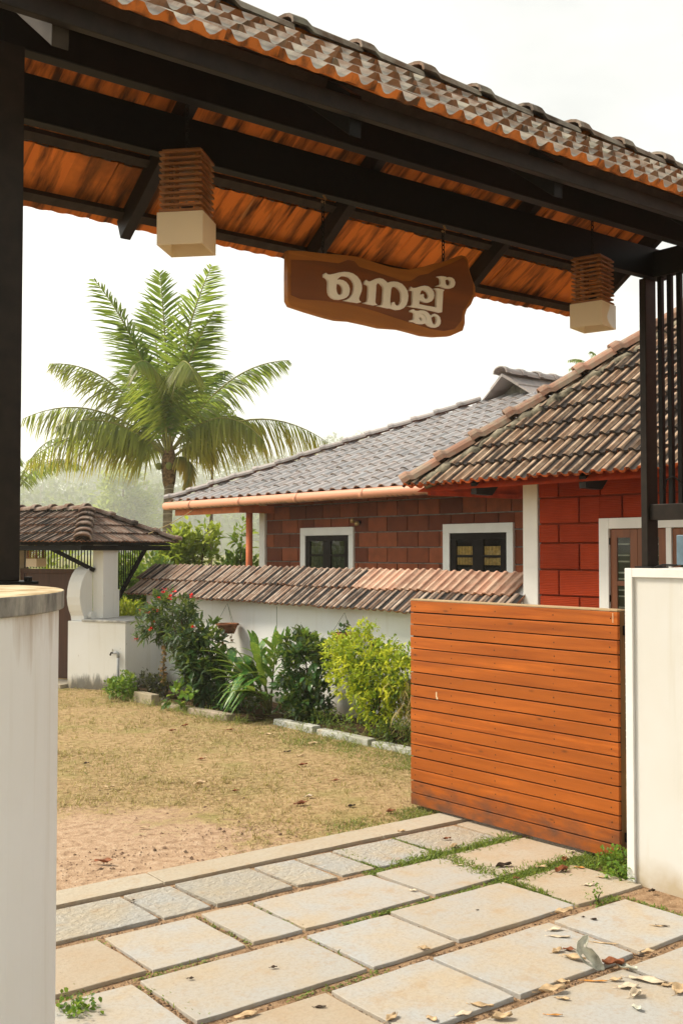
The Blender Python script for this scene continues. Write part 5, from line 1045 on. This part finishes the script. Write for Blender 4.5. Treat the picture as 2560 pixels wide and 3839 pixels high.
def mini_palm(pos, s, n, label, gname=None):
    t = thing('palm_tree', (pos[0], pos[1], -.08), label, 'palm tree', gname); c = Vector(pos)
    MB().tube([(pos[0], pos[1], -.08), (pos[0], pos[1], pos[2] * .5), pos], [.16 * s + .04, .12 * s + .03, .10 * s + .02], 8).build('trunk', TRUNK, t, smooth=True)
    for k in range(n):
        a = 2 * math.pi * k / n + random.uniform(-.2, .2); up = random.choice((1.9, 1.0, .1, -.4)) * s
        frond(t, c, 2.6 * s * math.cos(a), up, 2.6 * s * math.sin(a), 1.2 * s * math.cos(a), up * .5 + 1.4 * s, 1.2 * s * math.sin(a), FROND, 26, .65 * s, .25, .5, .5, .06)
    return t
mini_palm((15.2, 38.6, 3.6), 1.0, 11, 'hazy young palm just right of the left post', None)
mini_palm((34.4, 29.9, 7.3), .55, 9, 'tiny palm top peeping over the grey roof ridge', None)
mini_palm((36.2, 28.5, 8.4), .6, 9, 'tiny palm top peeping over the front house hip', None)
def small_tree(name, label, base, lobes, n, per, ln, w, mat, r0=.05, grp=None, hol=.3):
    t = thing(name, base, label, 'tree', grp); crown('crown', lobes, n, per, ln, w, mat, t, ln * .8, .5, .15, hol)
    stems('trunk', base, [tuple(Vector(l[0]) + Vector((0, 0, l[1][2] * .6))) for l in lobes], r0, BARK, t, .15); return t
small_tree('leafy_tree', 'upright yellow-green bush right of the palm trunk above the coping', (9.25, 15.75, -.08), [((9.15, 15.85, 1.62), (.30, .30, .40)), ((9.45, 15.55, 1.75), (.16, .16, .45)), ((9.0, 16.0, 1.3), (.4, .4, .5))], 190, 9, .15, .42, BRIGHT, .03)
small_tree('leafy_tree', 'narrow upright leafy sapling between palm trunk and orange downpipe', (9.95, 15.3, -.08), [((9.95, 15.3, 1.75), (.13, .13, .42)), ((9.9, 15.35, 1.2), (.35, .35, .4))], 90, 9, .14, .40, MIDG, .025)
small_tree('leafy_tree', 'broad-leaved sapling directly behind the orange downpipe', (10.45, 14.95, -.08), [((10.4, 15.0, 1.55), (.22, .22, .34)), ((10.7, 14.8, 1.55), (.10, .10, .30))], 45, 8, .20, .5, BRIGHT, .025)
small_tree('leafy_tree', 'dense green bush between the far gatehouse and palm trunk', (7.25, 13.6, -.08), [((7.15, 13.7, 1.25), (.40, .45, .42)), ((7.4, 13.5, 1.0), (.45, .5, .5)), ((7.0, 13.9, .9), (.4, .5, .5))], 330, 9, .11, .42, MIDG, .03)
small_tree('leafy_bush', 'low bright lime bush behind the far low wall', (6.72, 13.35, -.08), [((6.72, 13.35, .75), (.28, .40, .16)), ((6.62, 12.9, .70), (.12, .2, .12))], 120, 9, .10, .22, LIME, .015)
small_tree('leafy_tree', 'green garden shrub seen through the far gatehouse bars', (6.0, 15.2, -.08), [((6.0, 15.2, 1.35), (.9, .9, .6)), ((4.9, 15.6, 1.1), (.9, .8, .6))], 220, 9, .18, .25, BRIGHT, .03)

# ------------------------------------------------------------------ hazy wooded hill
HILLM = M_plain('hill_undergrowth', (.07, .085, .035), .95, .4, .3, .05)
vs, fs = [], []; NXH, NYH = 60, 24
def hz(lat, dep):
    k = min(max((dep - 384) / 552, 0), 1); k = k * k * (3 - 2 * k)
    return -.1 + k * (58 + 9 * math.sin(lat * .010 + .4) + 6 * math.sin(lat * .0275)) + k * 16 * max(0, min(1, (lat + 154) / 368))
for j in range(NYH + 1):
    for i in range(NXH + 1):
        la = -770 + 1540 * i / NXH; de = 372 + 720 * j / NYH; p = P3(la, de, hz(la, de)); vs.append(p)
for j in range(NYH):
    for i in range(NXH): a = j * (NXH + 1) + i; fs.append((a, a + 1, a + NXH + 2, a + NXH + 1))
o = bpy.data.objects.new('hill', mesh_from('hill', vs, fs, HILLM, smooth=True, recalc=False)); link(o); tag(o, kind='structure')
WOOD = M_leaf('hill_wood_leaf', (.030, .055, .018), (.13, .16, .05), .3, .6)
lob = []
for k in range(230):
    de = random.uniform(397, 1005); la = random.uniform(-.38, .30) * de; h = random.uniform(7, 15); z = hz(la, de)
    lob.append((tuple(P3(la, de, z + h)), (random.uniform(7, 15), random.uniform(7, 15), h * random.uniform(.6, 1.0))))
wd, _ = crown('hillside_wood', lob, 7500, 8, 3.2, .55, WOOD, None, 3.4, .3, .2, .5); tag(wd, 'hazy mixed wood covering the far hillside', 'wood', kind='stuff')
tk = MB()
for k in range(46):
    de = random.uniform(397, 736); la = random.uniform(-.33, .1) * de; z = hz(la, de); tk.tube([P3(la, de, z - .6), P3(la + random.uniform(-.9, .9), de, z + random.uniform(14, 30))], [.55, .25], 5)
tag(tk.build('hillside_trunks', M_plain('pale_bark', (.34, .31, .25), .9)), 'pale thin trunks standing in the hillside wood', 'wood', kind='stuff')
small_tree('hazy_tree', 'pale yellow-green tree on the hazy slope left of the palm trunk', tuple(P3(-73, 362, -.1)), [(tuple(P3(-72, 362, 19.5)), (8.6, 8.6, 10.6)), (tuple(P3(-75, 362, 9.5)), (10.8, 10.8, 9.4)), (tuple(P3(-67.5, 362, 11)), (7.5, 7.5, 9.4))], 600, 9, 2.2, .5, BRIGHT, .8)
small_tree('hazy_tree', 'distant treetop showing above the grey roof slope', tuple(P3(-5.4, 45, 0)), [(tuple(P3(-5.3, 45, 7.25)), (.75, .75, .5))], 80, 8, .25, .5, BRIGHT, .1)

hv = bpy.data.materials.new('morning_haze'); hv.use_nodes = True; hv.node_tree.nodes.clear()
_o = hv.node_tree.nodes.new('ShaderNodeOutputMaterial'); _v = hv.node_tree.nodes.new('ShaderNodeVolumePrincipled')
_v.inputs['Color'].default_value = (.93, .95, .90, 1); _v.inputs['Density'].default_value = .0010; _v.inputs['Anisotropy'].default_value = .35
hv.node_tree.links.new(_v.outputs[0], _o.inputs['Volume'])
hzb = MB().box(-1420, 1420, -1420, 1420, -1.2, 122).build('haze', hv); tag(hzb, 'thin pale morning haze in the air', 'haze', kind='stuff')

# ------------------------------------------------------------------ grass, litter and fallen leaves
STRAW = M_leaf('straw_grass', (.22, .15, .07), (.53, .40, .22), .25, .75); GRASS = M_leaf('green_grass', (.055, .085, .020), (.24, .26, .085), .35, .6)
def blades(name, pts, ln, w, mat, label, lean=1.1, kind='stuff'):
    N = len(pts); d = np.stack([rng.normal(size=N) * lean, rng.normal(size=N) * lean, np.abs(rng.normal(size=N)) * .55 + .25], 1)
    o = leaves_obj(name, pts, d, sph(N) * .5 + [0, 0, 1], ln * rng.uniform(.5, 1.3, N), w, mat, None, ((0, 1), (.55, .8), (1, .1)), .25, .1, center=False)
    return tag(o, label, 'grass', kind='stuff')
def lawn_pts(N, x0, x1, y0, y1, keep):
    x = rng.uniform(x0, x1, N); y = rng.uniform(y0, y1, N); k = rng.random(N) < keep(x, y); return np.stack([x[k], y[k], np.full(k.sum(), -.012)], 1)
nz = lambda x, y: .5 + .25 * np.sin(x * 2.3 + 1.7 * np.sin(y * 1.9)) + .25 * np.sin(y * 3.1 + 1.3 * np.sin(x * 2.7 + 1))
bare = lambda x, y: np.clip((np.sqrt(((x - 2.35) * .72) ** 2 + ((y - 5.35) * .78) ** 2) + (nz(x, y) - .5) * .8 - .65) / .5, 0, 1)
blades('dry_grass', lawn_pts(90000, 1.9, 6.0, 4.92, 12.2, lambda x, y: bare(x, y) * (.35 + .65 * nz(x * 1.7, y * 1.6)) * np.where(y > 8.5, .6, 1)), .042, .0052, STRAW, 'sparse dry straw-coloured grass on the lawn')
g1 = lawn_pts(36000, 1.9, 6.0, 4.92, 12.2, lambda x, y: bare(x, y) * np.clip(nz(x * 2.1 + 3, y * 1.3 + 1) - .60, 0, 1) * .9)
g2 = lawn_pts(9000, 5.30, 5.86, 5.9, 11.2, lambda x, y: np.clip((x - 5.25) / .4, 0, 1) * (.3 + .7 * nz(x * 5, y * 4)))
g3 = lawn_pts(5000, 3.6, 4.7, 4.90, 5.15, lambda x, y: np.clip((x - 3.6) / .9, 0, 1) * nz(x * 5, y * 3)); g4 = lawn_pts(9000, 5.3, 5.8, 5.6, 7.6, lambda x, y: nz(x * 6, y * 5) * .7)
blades('green_grass', np.concatenate([g1, g2, g3, g4]), .042, .005, GRASS, 'patches of green grass in the dry lawn and along the bed kerb')
kg = np.concatenate([lawn_pts(2600, 5.66, 5.92, 5.9, 8.45, lambda x, y: nz(x * 9, y * 6) ** 2), lawn_pts(2600, 5.38, 5.70, 8.5, 10.9, lambda x, y: nz(x * 9, y * 6) ** 2)]); kg[:, 2] += rng.random(len(kg)) * .05
blades('kerb_grass', kg, .085, .005, GRASS, 'longer weeds and grass leaning over the flower bed kerb', .8)
tc = lawn_pts(1500, 2.2, 5.8, 5.0, 11.5, lambda x, y: bare(x, y) * nz(x * 3, y * 2.5) ** 1.5); tc = np.repeat(tc, 14, 0) + np.concatenate([rng.normal(size=(len(tc) * 14, 2)) * .016, np.zeros((len(tc) * 14, 1))], 1)
blades('grass_tufts', tc, .055, .0048, STRAW, 'scattered tufts of taller dry grass standing out of the lawn', .55)
tall = lawn_pts(700, 5.0, 5.75, 8.8, 11.3, lambda x, y: nz(x * 4, y * 3) * .9); o = blades('tall_grass', tall, .11, .004, STRAW, 'taller dry grass tufts along the far end of the flower bed', .5)
MOSS = M_leaf('joint_weed_leaf', (.035, .075, .012), (.20, .27, .05), .3, .55)
seg = [((2.95, 3.735), (3.92, 3.735), 1100, .010), ((3.92, 3.73), (3.98, 4.24), 2600, .035), ((3.94, 3.735), (4.62, 3.74), 4200, .045), ((3.95, 4.25), (4.6, 4.24), 1200, .035), ((3.5, 4.24), (3.95, 4.24), 260, .015), ((3.60, 4.27), (3.66, 4.66), 700, .02), ((4.03, 4.27), (4.03, 4.64), 700, .025), ((3.925, 3.30), (3.935, 3.70), 1300, .014),
       ((4.40, 3.42), (4.62, 3.62), 1500, .04), ((4.35, 3.40), (4.44, 3.38), 500, .02), ((4.17, 2.6), (4.19, 3.2), 700, .018), ((1.95, 3.735), (2.3, 3.735), 260, .014), ((2.50, 3.77), (2.50, 4.2), 160, .01), ((2.3, 3.235), (2.75, 3.235), 300, .012), ((2.0, 3.26), (1.94, 3.7), 260, .014), ((1.75, 3.95), (2.05, 4.2), 200, .03), ((1.62, 3.5), (1.75, 3.75), 420, .05), ((2.772, 3.78), (2.772, 4.2), 200, .012), ((2.714, 3.26), (2.714, 3.7), 120, .010), ((3.505, 4.23), (3.6, 4.24), 300, .02), ((4.0, 3.22), (4.18, 3.235), 200, .012)]
P_ = []
for (x0, y0), (x1, y1), n, s_ in seg:
    if x0 < 2.8: n = n // 2
    q = rng.random(n); clp = .5 + .5 * np.sin(q * 23 + x0 * 7); kk = rng.random(n) < .35 + .65 * clp; q = q[kk]
    P_.append(np.stack([x0 + (x1 - x0) * q + rng.normal(size=len(q)) * s_, y0 + (y1 - y0) * q + rng.normal(size=len(q)) * s_, np.full(len(q), -.010)], 1))
P_ = np.concatenate(P_); blades('joint_weeds', P_, .019, .006, MOSS, 'green weeds and moss growing in the paving joints', 1.0)
gm = []
for (x0, y0), (x1, y1), n, s_ in (((3.70, 4.24), (4.05, 4.28), 500, .03), ((3.95, 3.80), (4.0, 4.25), 800, .035), ((3.95, 3.74), (4.60, 3.74), 1900, .045), ((4.40, 3.62), (4.66, 3.72), 500, .03), ((4.1, 4.24), (4.55, 4.26), 800, .04), ((3.93, 3.45), (3.94, 3.72), 400, .014)):
    q = rng.random(n); gm.append(np.stack([x0 + (x1 - x0) * q + rng.normal(size=n) * s_, y0 + (y1 - y0) * q + rng.normal(size=n) * s_, np.full(n, -.006)], 1))
blades('gate_moss', np.concatenate(gm), .034, .006, MOSS, 'thick green and straw weeds on the slabs at the gate foot', .8)
# leafy weed at the gate hinge and by the left pier
low('leafy_weed', 'small leafy weed at the foot of the gate hinge', [((4.50, 3.50, .04), (.10, .10, .05)), ((4.40, 3.40, .03), (.06, .06, .04))], 60, 7, .026, .6, MIDG, (4.48, 3.48, -.02))
low('leafy_weed', 'small round-leaved weed beside the left pier on the paving', [((1.66, 3.62, .012), (.06, .10, .016))], 24, 6, .022, .7, MIDG, (1.66, 3.62, -.02))
low('tiny_seedling', 'two tiny green seedlings in the joint right of the slabs', [((4.02, 3.245, .03), (.03, .02, .03)), ((4.08, 3.25, .035), (.02, .02, .03))], 12, 5, .016, .6, MIDG, (4.05, 3.245, -.02))
# gravel crumbs on the bare soil and in the joints
PEB = M_plain('soil_crumb', (.20, .13, .085), .9, .5, 40); m = MB()
def crumb(x, y, z, r): 
    a = random.uniform(0, 6.28); pts = []
    for k in range(5): t_ = a + k * 1.2566; pts.append((x + r * math.cos(t_) * random.uniform(.6, 1.2), y + r * math.sin(t_) * random.uniform(.6, 1.2), z))
    m.add(pts + [(x, y, z + r * random.uniform(.4, .9))], [(0, 1, 5), (1, 2, 5), (2, 3, 5), (3, 4, 5), (4, 0, 5)])
for k in range(1500):
    x, y = random.gauss(2.6, .55), random.gauss(5.6, .5)
    if y > 4.93 and x > 1.9: crumb(x, y, -.010, random.uniform(.002, .0075) if random.random() < .95 else .014)
for ys in (4.235, 3.735, 3.23, 2.705):
    for k in range(260): crumb(random.uniform(1.8, 4.3), ys + random.gauss(0, .010), -.0125, random.uniform(.002, .007))
for xs, y0, y1 in ((2.363, 4.27, 4.65), (2.63, 4.27, 4.65), (3.085, 4.27, 4.65), (2.04, 3.77, 4.2), (2.5, 3.77, 4.2), (1.938, 3.27, 3.7), (2.714, 3.27, 3.7), (3.18, 3.27, 3.7), (2.446, 2.74, 3.2), (2.956, 2.74, 3.2), (3.652, 2.74, 3.2), (2.67, 2.2, 2.68), (3.485, 2.2, 2.68)):
    for k in range(70): crumb(xs + random.gauss(0, .010), random.uniform(y0, y1), -.0125, random.uniform(.002, .007))
tag(m.build('soil_crumbs', PEB, recalc=False), 'small gravel crumbs on bare soil and in joints', 'gravel', kind='stuff')

LF = {'beige': M_plain('dry_beige_leaf', (.46, .335, .20), .75, .25, 30), 'brown': M_plain('dry_brown_red_leaf', (.20, .07, .03), .6, .4, 30), 'dark': M_plain('dark_rotten_leaf', (.045, .03, .02), .8, .4, 30), 'grey': M_plain('silver_grey_leaf', (.46, .46, .38), .6, .35, 22), 'orange': M_plain('orange_leaf_strip', (.52, .24, .06), .7, .25, 30), 'pale': M_plain('pale_leaf', (.56, .47, .35), .75, .15, 30)}
def leaf_mesh_(L, W, curl, bend, seed, mat):
    rs = random.Random(seed); nx, ny = 8, 4; vs = []; fs = []
    for i in range(nx + 1):
        t = i / nx; wp = math.sin(math.pi * min(1, t * .92 + .04)) ** .75
        for j in range(ny + 1):
            q = (j / ny - .5) * 2; y = q * W / 2 * wp; ph = q * curl
            yy = math.sin(ph) / max(curl, .01) * W / 2 * wp if curl > .01 else y
            z = (1 - math.cos(ph)) / max(curl, .01) * W / 2 * wp + L * bend * (t - .35) ** 2 * .7 + rs.uniform(-.03, .03) * W + .10 * W * math.sin(t * 9 + q * 2.2 + seed)
            vs.append((L * (t - .5), yy, z))
    mz = min(v[2] for v in vs); vs = [(x, y, z - mz + .0015) for x, y, z in vs]
    for i in range(nx):
        for j in range(ny): a = i * (ny + 1) + j; fs.append((a, a + 1, a + ny + 2, a + ny + 1))
    k = len(vs); vs += [(-L * .5, .001, .002), (-L * .5, -.001, .002), (-L * .72, .006, .001), (-L * .72, .008, .002)]; fs.append((k, k + 1, k + 2, k + 3))
    me = mesh_from('fallen_leaf', vs, fs, mat, smooth=True, recalc=False); return me
def fl_(x, y, L, W, curl, bend, yaw, mat, label=None, group=None, z=.0, roll=0, name='fallen_leaf'):
    me = leaf_mesh_(L, W, curl, bend, random.randint(0, 9999), LF[mat]); o = bpy.data.objects.new(name, me); link(o)
    o.matrix_basis = Matrix.Translation((x, y, z + .001)) @ Matrix.Rotation(yaw, 4, 'Z') @ Matrix.Rotation(roll, 4, 'X')
    s_ = o.modifiers.new('thick', 'SOLIDIFY'); s_.thickness = .0012; s_.offset = 1
    return tag(o, label, 'leaf', group)
fl_(3.784, 3.224, 0.085, 0.05, 0.9, 0.5, -0.47, 'beige', 'curled beige leaf in the joint above the ribbed slab corner')
fl_(3.582, 3.101, 0.062, 0.028, 0.7, 0.3, -0.37, 'pale', 'upper of two pale leaves lying side by side on a grey slab')
fl_(3.535, 3.036, 0.085, 0.02, 0.5, 0.15, -0.87, 'pale', 'lower narrow pale leaf beside a rounder one on a grey slab')
BIG = fl_(3.350, 2.748, 0.15, 0.085, 1.5, 0.9, -1.67, 'grey', 'big curled silver-grey leaf standing on the front paving slab')
fl_(3.386, 2.836, 0.1, 0.045, 1.2, 0.4, -1.37, 'beige', 'crumpled beige leaf left of the big silver-grey leaf')
fl_(3.399, 2.932, 0.05, 0.035, 1.1, 0.5, -0.07, 'beige', 'rounded beige leaf at the tip of the curled leaf pile')
fl_(3.445, 2.911, 0.05, 0.03, 0.9, 0.5, -1.17, 'brown', 'rust brown leaf scrap behind the silver-grey leaf')
fl_(3.458, 2.706, 0.085, 0.06, 1.3, 0.6, -1.17, 'brown', 'red-brown curled leaf right of the big silver-grey leaf')
fl_(3.466, 2.649, 0.11, 0.04, 1.3, 0.5, -1.67, 'grey', 'grey-brown rolled leaf right of the red-brown leaf')
fl_(3.625, 2.872, 0.1, 0.012, 0.3, 0.1, -0.97, 'beige', 'long thin straw leaf across the grey slab')
fl_(3.678, 2.704, 0.06, 0.03, 0.8, 0.3, -0.47, 'beige', 'fifth small beige leaf on the right-hand slabs counted from the left', 'small beige leaves')
fl_(3.614, 2.694, 0.05, 0.02, 0.8, 0.3, -0.97, 'dark', 'ninth small dark leaf scrap on the paving counted from the left', 'dark leaf scraps')
fl_(3.435, 2.529, 0.14, 0.045, 0.3, 0.1, -1.12, 'pale', 'long flat pale leaf near the right paving edge')
fl_(3.289, 2.475, 0.06, 0.05, 1.4, 0.4, 0.03, 'pale', 'ribbed shell-shaped pale leaf on the front slab')
fl_(3.331, 2.539, 0.08, 0.04, 0.2, 0.05, -0.47, 'pale', 'flat pale leaf beside the shell-shaped leaf')
fl_(3.197, 2.402, 0.05, 0.03, 1.3, 0.5, -1.87, 'grey', 'grey curled leaf below the shell-shaped leaf')
fl_(3.346, 2.606, 0.05, 0.025, 0.9, 0.3, -0.57, 'beige', 'fourth small beige leaf on the right-hand slabs counted from the left', 'small beige leaves')
fl_(3.281, 2.648, 0.085, 0.012, 0.4, 0.1, -0.77, 'orange', 'yellow-orange leaf strip below the silver-grey leaf')
fl_(3.172, 2.710, 0.05, 0.03, 1, 0.4, -1.07, 'beige', 'second small beige leaf on the right-hand slabs counted from the left', 'small beige leaves')
fl_(3.080, 2.684, 0.1, 0.055, 1, 0.4, -0.52, 'beige', 'large beige curled leaf on the joint left of the front slab')
fl_(3.062, 2.617, 0.05, 0.02, 0.6, 0.2, -1.07, 'beige', 'third small beige leaf on the right-hand slabs counted from the left', 'small beige leaves')
fl_(2.934, 2.545, 0.055, 0.01, 0.5, 0.2, -0.77, 'orange', 'thin orange leaf sliver on the front slab')
fl_(3.448, 2.401, 0.08, 0.06, 0.8, 0.3, 0.23, 'beige', 'broad beige leaf cut by the right picture edge')
fl_(3.457, 2.459, 0.05, 0.025, 0.6, 0.2, -0.47, 'beige', 'seventh small beige leaf on the right-hand slabs counted from the left', 'small beige leaves')
fl_(3.963, 2.867, 0.05, 0.01, 0.5, 0.2, -1.07, 'beige', 'sixth small beige leaf on the right-hand slabs counted from the left', 'small beige leaves')
fl_(3.817, 3.086, 0.022, 0.014, 0.9, 0.4, -0.97, 'dark', 'seventh small dark leaf scrap on the paving counted from the left', 'dark leaf scraps')
fl_(3.806, 3.135, 0.014, 0.01, 0.9, 0.4, -0.67, 'dark', 'sixth small dark leaf scrap on the paving counted from the left', 'dark leaf scraps')
fl_(3.002, 3.280, 0.055, 0.03, 0.9, 0.3, -1.27, 'beige', 'single beige leaf on the middle slab joint')
fl_(3.473, 3.869, 0.035, 0.02, 0.5, 0.2, -0.77, 'pale', 'small whitish leaf on the middle left slab')
fl_(3.927, 4.028, 0.045, 0.015, 0.6, 0.2, -0.57, 'pale', 'small pale leaf on the tan slab before the gate')
fl_(4.096, 3.881, 0.085, 0.045, 1.2, 0.4, -0.37, 'dark', 'dark curled leaf in the weeds below the gate middle')
fl_(4.262, 3.646, 0.075, 0.055, 1.3, 0.4, -0.17, 'brown', 'maroon curled leaf on the tan slab by the gate hinge')
fl_(4.429, 3.767, 0.06, 0.035, 1.1, 0.4, 0.53, 'brown', 'sixth dry leaf in the weeds below the gate counted from the left', 'leaves in the gate weeds')
fl_(4.185, 3.414, 0.055, 0.025, 0.5, 0.2, -0.57, 'pale', 'pale leaf lying flat on the tan slab near the pier')
fl_(4.563, 3.837, 0.05, 0.022, 1.2, 0.2, -0.37, 'pale', 'seventh dry leaf in the weeds below the gate counted from the left', 'leaves in the gate weeds')
fl_(4.332, 3.453, 0.045, 0.018, 0.6, 0.2, -0.97, 'beige', 'ninth dry leaf in the weeds below the gate counted from the left', 'leaves in the gate weeds')
fl_(4.223, 3.747, 0.065, 0.03, 0.9, 0.3, -0.87, 'beige', 'fifth dry leaf in the weeds below the gate counted from the left', 'leaves in the gate weeds')
fl_(4.152, 4.300, 0.06, 0.035, 1.1, 0.5, 0.23, 'beige', 'third dry leaf in the weeds below the gate counted from the left', 'leaves in the gate weeds')
fl_(4.232, 4.435, 0.045, 0.025, 1.1, 0.4, -0.47, 'brown', 'second dry leaf in the weeds below the gate counted from the left', 'leaves in the gate weeds')
fl_(4.142, 4.714, 0.045, 0.03, 0.9, 0.3, -0.27, 'beige', 'first dry leaf in the weeds below the gate counted from the left', 'leaves in the gate weeds')
fl_(3.989, 3.700, 0.04, 0.025, 0.9, 0.3, -0.27, 'brown', 'fourth dry leaf in the weeds below the gate counted from the left', 'leaves in the gate weeds')
fl_(4.378, 3.625, 0.05, 0.02, 0.7, 0.3, -1.17, 'orange', 'eighth dry leaf in the weeds below the gate counted from the left', 'leaves in the gate weeds')
fl_(2.789, 2.750, 0.085, 0.03, 0.8, 0.3, -1.07, 'beige', 'beige boat-shaped leaf on the front middle slab')
fl_(2.692, 2.742, 0.07, 0.03, 0.3, 0.1, -0.27, 'pale', 'skeletal pale leaf at the bottom picture edge')
fl_(2.475, 2.869, 0.06, 0.035, 0.9, 0.3, 0.33, 'beige', 'oval beige leaf at bottom edge left of centre')
fl_(2.577, 2.778, 0.05, 0.03, 0.9, 0.3, -1.57, 'beige', 'first small beige leaf on the right-hand slabs counted from the left', 'small beige leaves')
fl_(2.772, 2.639, 0.075, 0.045, 1, 0.4, -0.47, 'beige', 'crumpled beige leaf at the bottom joint near centre')
fl_(3.985, 2.851, 0.05, 0.01, 0.4, 0.2, -1.07, 'dark', 'eleventh small dark leaf scrap on the paving counted from the left', 'dark leaf scraps')
fl_(3.823, 3.090, 0.02, 0.012, 0.9, 0.4, -0.67, 'dark', 'eighth small dark leaf scrap on the paving counted from the left', 'dark leaf scraps')
fl_(3.510, 3.485, 0.012, 0.008, 0.9, 0.4, -0.67, 'dark', 'fifth small dark leaf scrap on the paving counted from the left', 'dark leaf scraps')
fl_(4.344, 3.171, 0.035, 0.025, 1.1, 0.4, -0.37, 'dark', 'tenth small dark leaf scrap on the paving counted from the left', 'dark leaf scraps')
fl_(2.114, 3.595, 0.026, 0.014, 1.2, 0.3, -0.67, 'dark', 'second small dark leaf scrap on the paving counted from the left', 'dark leaf scraps')
fl_(2.419, 3.493, 0.026, 0.016, 1.2, 0.3, -0.47, 'dark', 'third small dark leaf scrap on the paving counted from the left', 'dark leaf scraps')
fl_(2.374, 4.551, 0.018, 0.012, 1.2, 0.3, -0.47, 'dark', 'first small dark leaf scrap on the paving counted from the left', 'dark leaf scraps')
fl_(2.339, 3.093, 0.04, 0.016, 0.7, 0.3, -0.67, 'dark', 'fourth small dark leaf scrap on the paving counted from the left', 'dark leaf scraps')
fl_(2.097, 3.193, 0.09, 0.035, 0.5, 0.2, -0.17, 'beige', 'long beige leaf on the bottom joint at picture centre')
fl_(2.539, 5.194, 0.1, 0.045, 1.1, 0.4, -0.87, 'brown', 'large brown curled leaf on the bare red soil')
fl_(3.895, 6.506, 0.1, 0.06, 1, 0.4, -0.37, 'beige', 'pale beige leaf on the middle of the dry lawn')
fl_(4.083, 5.604, 0.1, 0.045, 1.1, 0.4, -0.17, 'brown', 'dark brown curled leaf on the lawn beside a white scrap')
fl_(4.244, 5.730, 0.055, 0.04, 1.3, 0.4, -0.47, 'pale', 'crumpled white paper scrap on the dry lawn')
fl_(3.035, 5.696, 0.07, 0.02, 0.5, 0.2, -0.37, 'beige', 'third small dry leaf on the lawn counted from the left', 'brown lawn leaves')
fl_(3.364, 6.810, 0.08, 0.03, 0.5, 0.2, -0.67, 'beige', 'second small dry leaf on the lawn counted from the left', 'brown lawn leaves')
fl_(3.961, 6.172, 0.05, 0.03, 1, 0.4, -0.47, 'brown', 'eighth small dry leaf on the lawn counted from the left', 'brown lawn leaves')
fl_(4.831, 6.604, 0.07, 0.04, 1.1, 0.4, -0.37, 'brown', 'twelfth small dry leaf on the lawn counted from the left', 'brown lawn leaves')
fl_(5.056, 7.116, 0.06, 0.03, 1, 0.4, -0.67, 'dark', 'tenth small dry leaf on the lawn counted from the left', 'brown lawn leaves')
fl_(4.834, 8.562, 0.07, 0.04, 1, 0.4, -0.67, 'brown', 'fourth small dry leaf on the lawn counted from the left', 'brown lawn leaves')
fl_(5.070, 8.741, 0.07, 0.04, 1, 0.4, 0.13, 'brown', 'fifth small dry leaf on the lawn counted from the left', 'brown lawn leaves')
fl_(5.440, 7.285, 0.09, 0.04, 0.6, 0.2, -0.37, 'beige', 'thirteenth small dry leaf on the lawn counted from the left', 'brown lawn leaves')
fl_(5.046, 6.927, 0.08, 0.03, 0.6, 0.2, -0.07, 'beige', 'eleventh small dry leaf on the lawn counted from the left', 'brown lawn leaves')
fl_(4.358, 7.265, 0.06, 0.03, 1, 0.4, -0.37, 'brown', 'sixth small dry leaf on the lawn counted from the left', 'brown lawn leaves')
fl_(3.592, 7.652, 0.05, 0.03, 1, 0.4, -0.37, 'dark', 'first small dry leaf on the lawn counted from the left', 'brown lawn leaves')
fl_(4.683, 6.020, 0.06, 0.03, 1, 0.4, -0.37, 'brown', 'fourteenth small dry leaf on the lawn counted from the left', 'brown lawn leaves')
fl_(5.391, 7.864, 0.08, 0.04, 0.7, 0.3, -0.57, 'beige', 'ninth small dry leaf on the lawn counted from the left', 'brown lawn leaves')
fl_(5.266, 8.296, 0.06, 0.03, 1, 0.4, -0.37, 'brown', 'seventh small dry leaf on the lawn counted from the left', 'brown lawn leaves')
fl_(4.396, 5.103, 0.06, 0.04, 1, 0.4, -0.37, 'brown', 'sixteenth small dry leaf on the lawn counted from the left', 'brown lawn leaves')
fl_(4.297, 5.361, 0.05, 0.03, 1, 0.4, -0.37, 'dark', 'fifteenth small dry leaf on the lawn counted from the left', 'brown lawn leaves')

# the big silver leaf stands up on its own curled blade
def curled(o, spine, widths, curl, faces_to):
    rows = []; K = 9
    sp_ = [Vector(p) for p in spine]; n = len(sp_)
    for i in range(n):
        T = (sp_[min(i + 1, n - 1)] - sp_[max(i - 1, 0)]).normalized(); S_ = T.cross(Vector(faces_to)).normalized(); N_ = S_.cross(T)
        for k in range(K):
            a = (k / (K - 1) - .5) * 2 * curl[i]; r = widths[i] / max(2 * curl[i], .2) * 1.2
            rows.append(sp_[i] + S_ * (math.sin(a) * r) + N_ * ((1 - math.cos(a)) * r) + Vector((random.uniform(-.002, .002), random.uniform(-.002, .002), random.uniform(-.002, .002))))
    fs = [(i * K + k, i * K + k + 1, (i + 1) * K + k + 1, (i + 1) * K + k) for i in range(n - 1) for k in range(K - 1) if not (i in (2, 3) and k == 2) and not (i == 5 and k == 5)]
    mz = min(v.z for v in rows); rows = [v - Vector((0, 0, mz - .001)) for v in rows]
    old = o.data; o.data = mesh_from('fallen_leaf', rows, fs, LF['grey'], smooth=True, recalc=False); o.matrix_basis = Matrix.Translation(o.location)
lf_ = [(.045, -.05, .004), (.030, -.035, .012), (.018, -.02, .028), (.006, -.005, .045), (-.004, .006, .062), (-.010, .012, .078), (-.008, .012, .094), (.004, .004, .110), (.012, -.002, .122)]
curled(BIG, lf_, [.01, .035, .055, .066, .066, .058, .045, .030, .012], [.4, .9, 1.3, 1.4, 1.3, 1.2, 1.3, 1.4, 1.2], (-.7, -.6, .5))
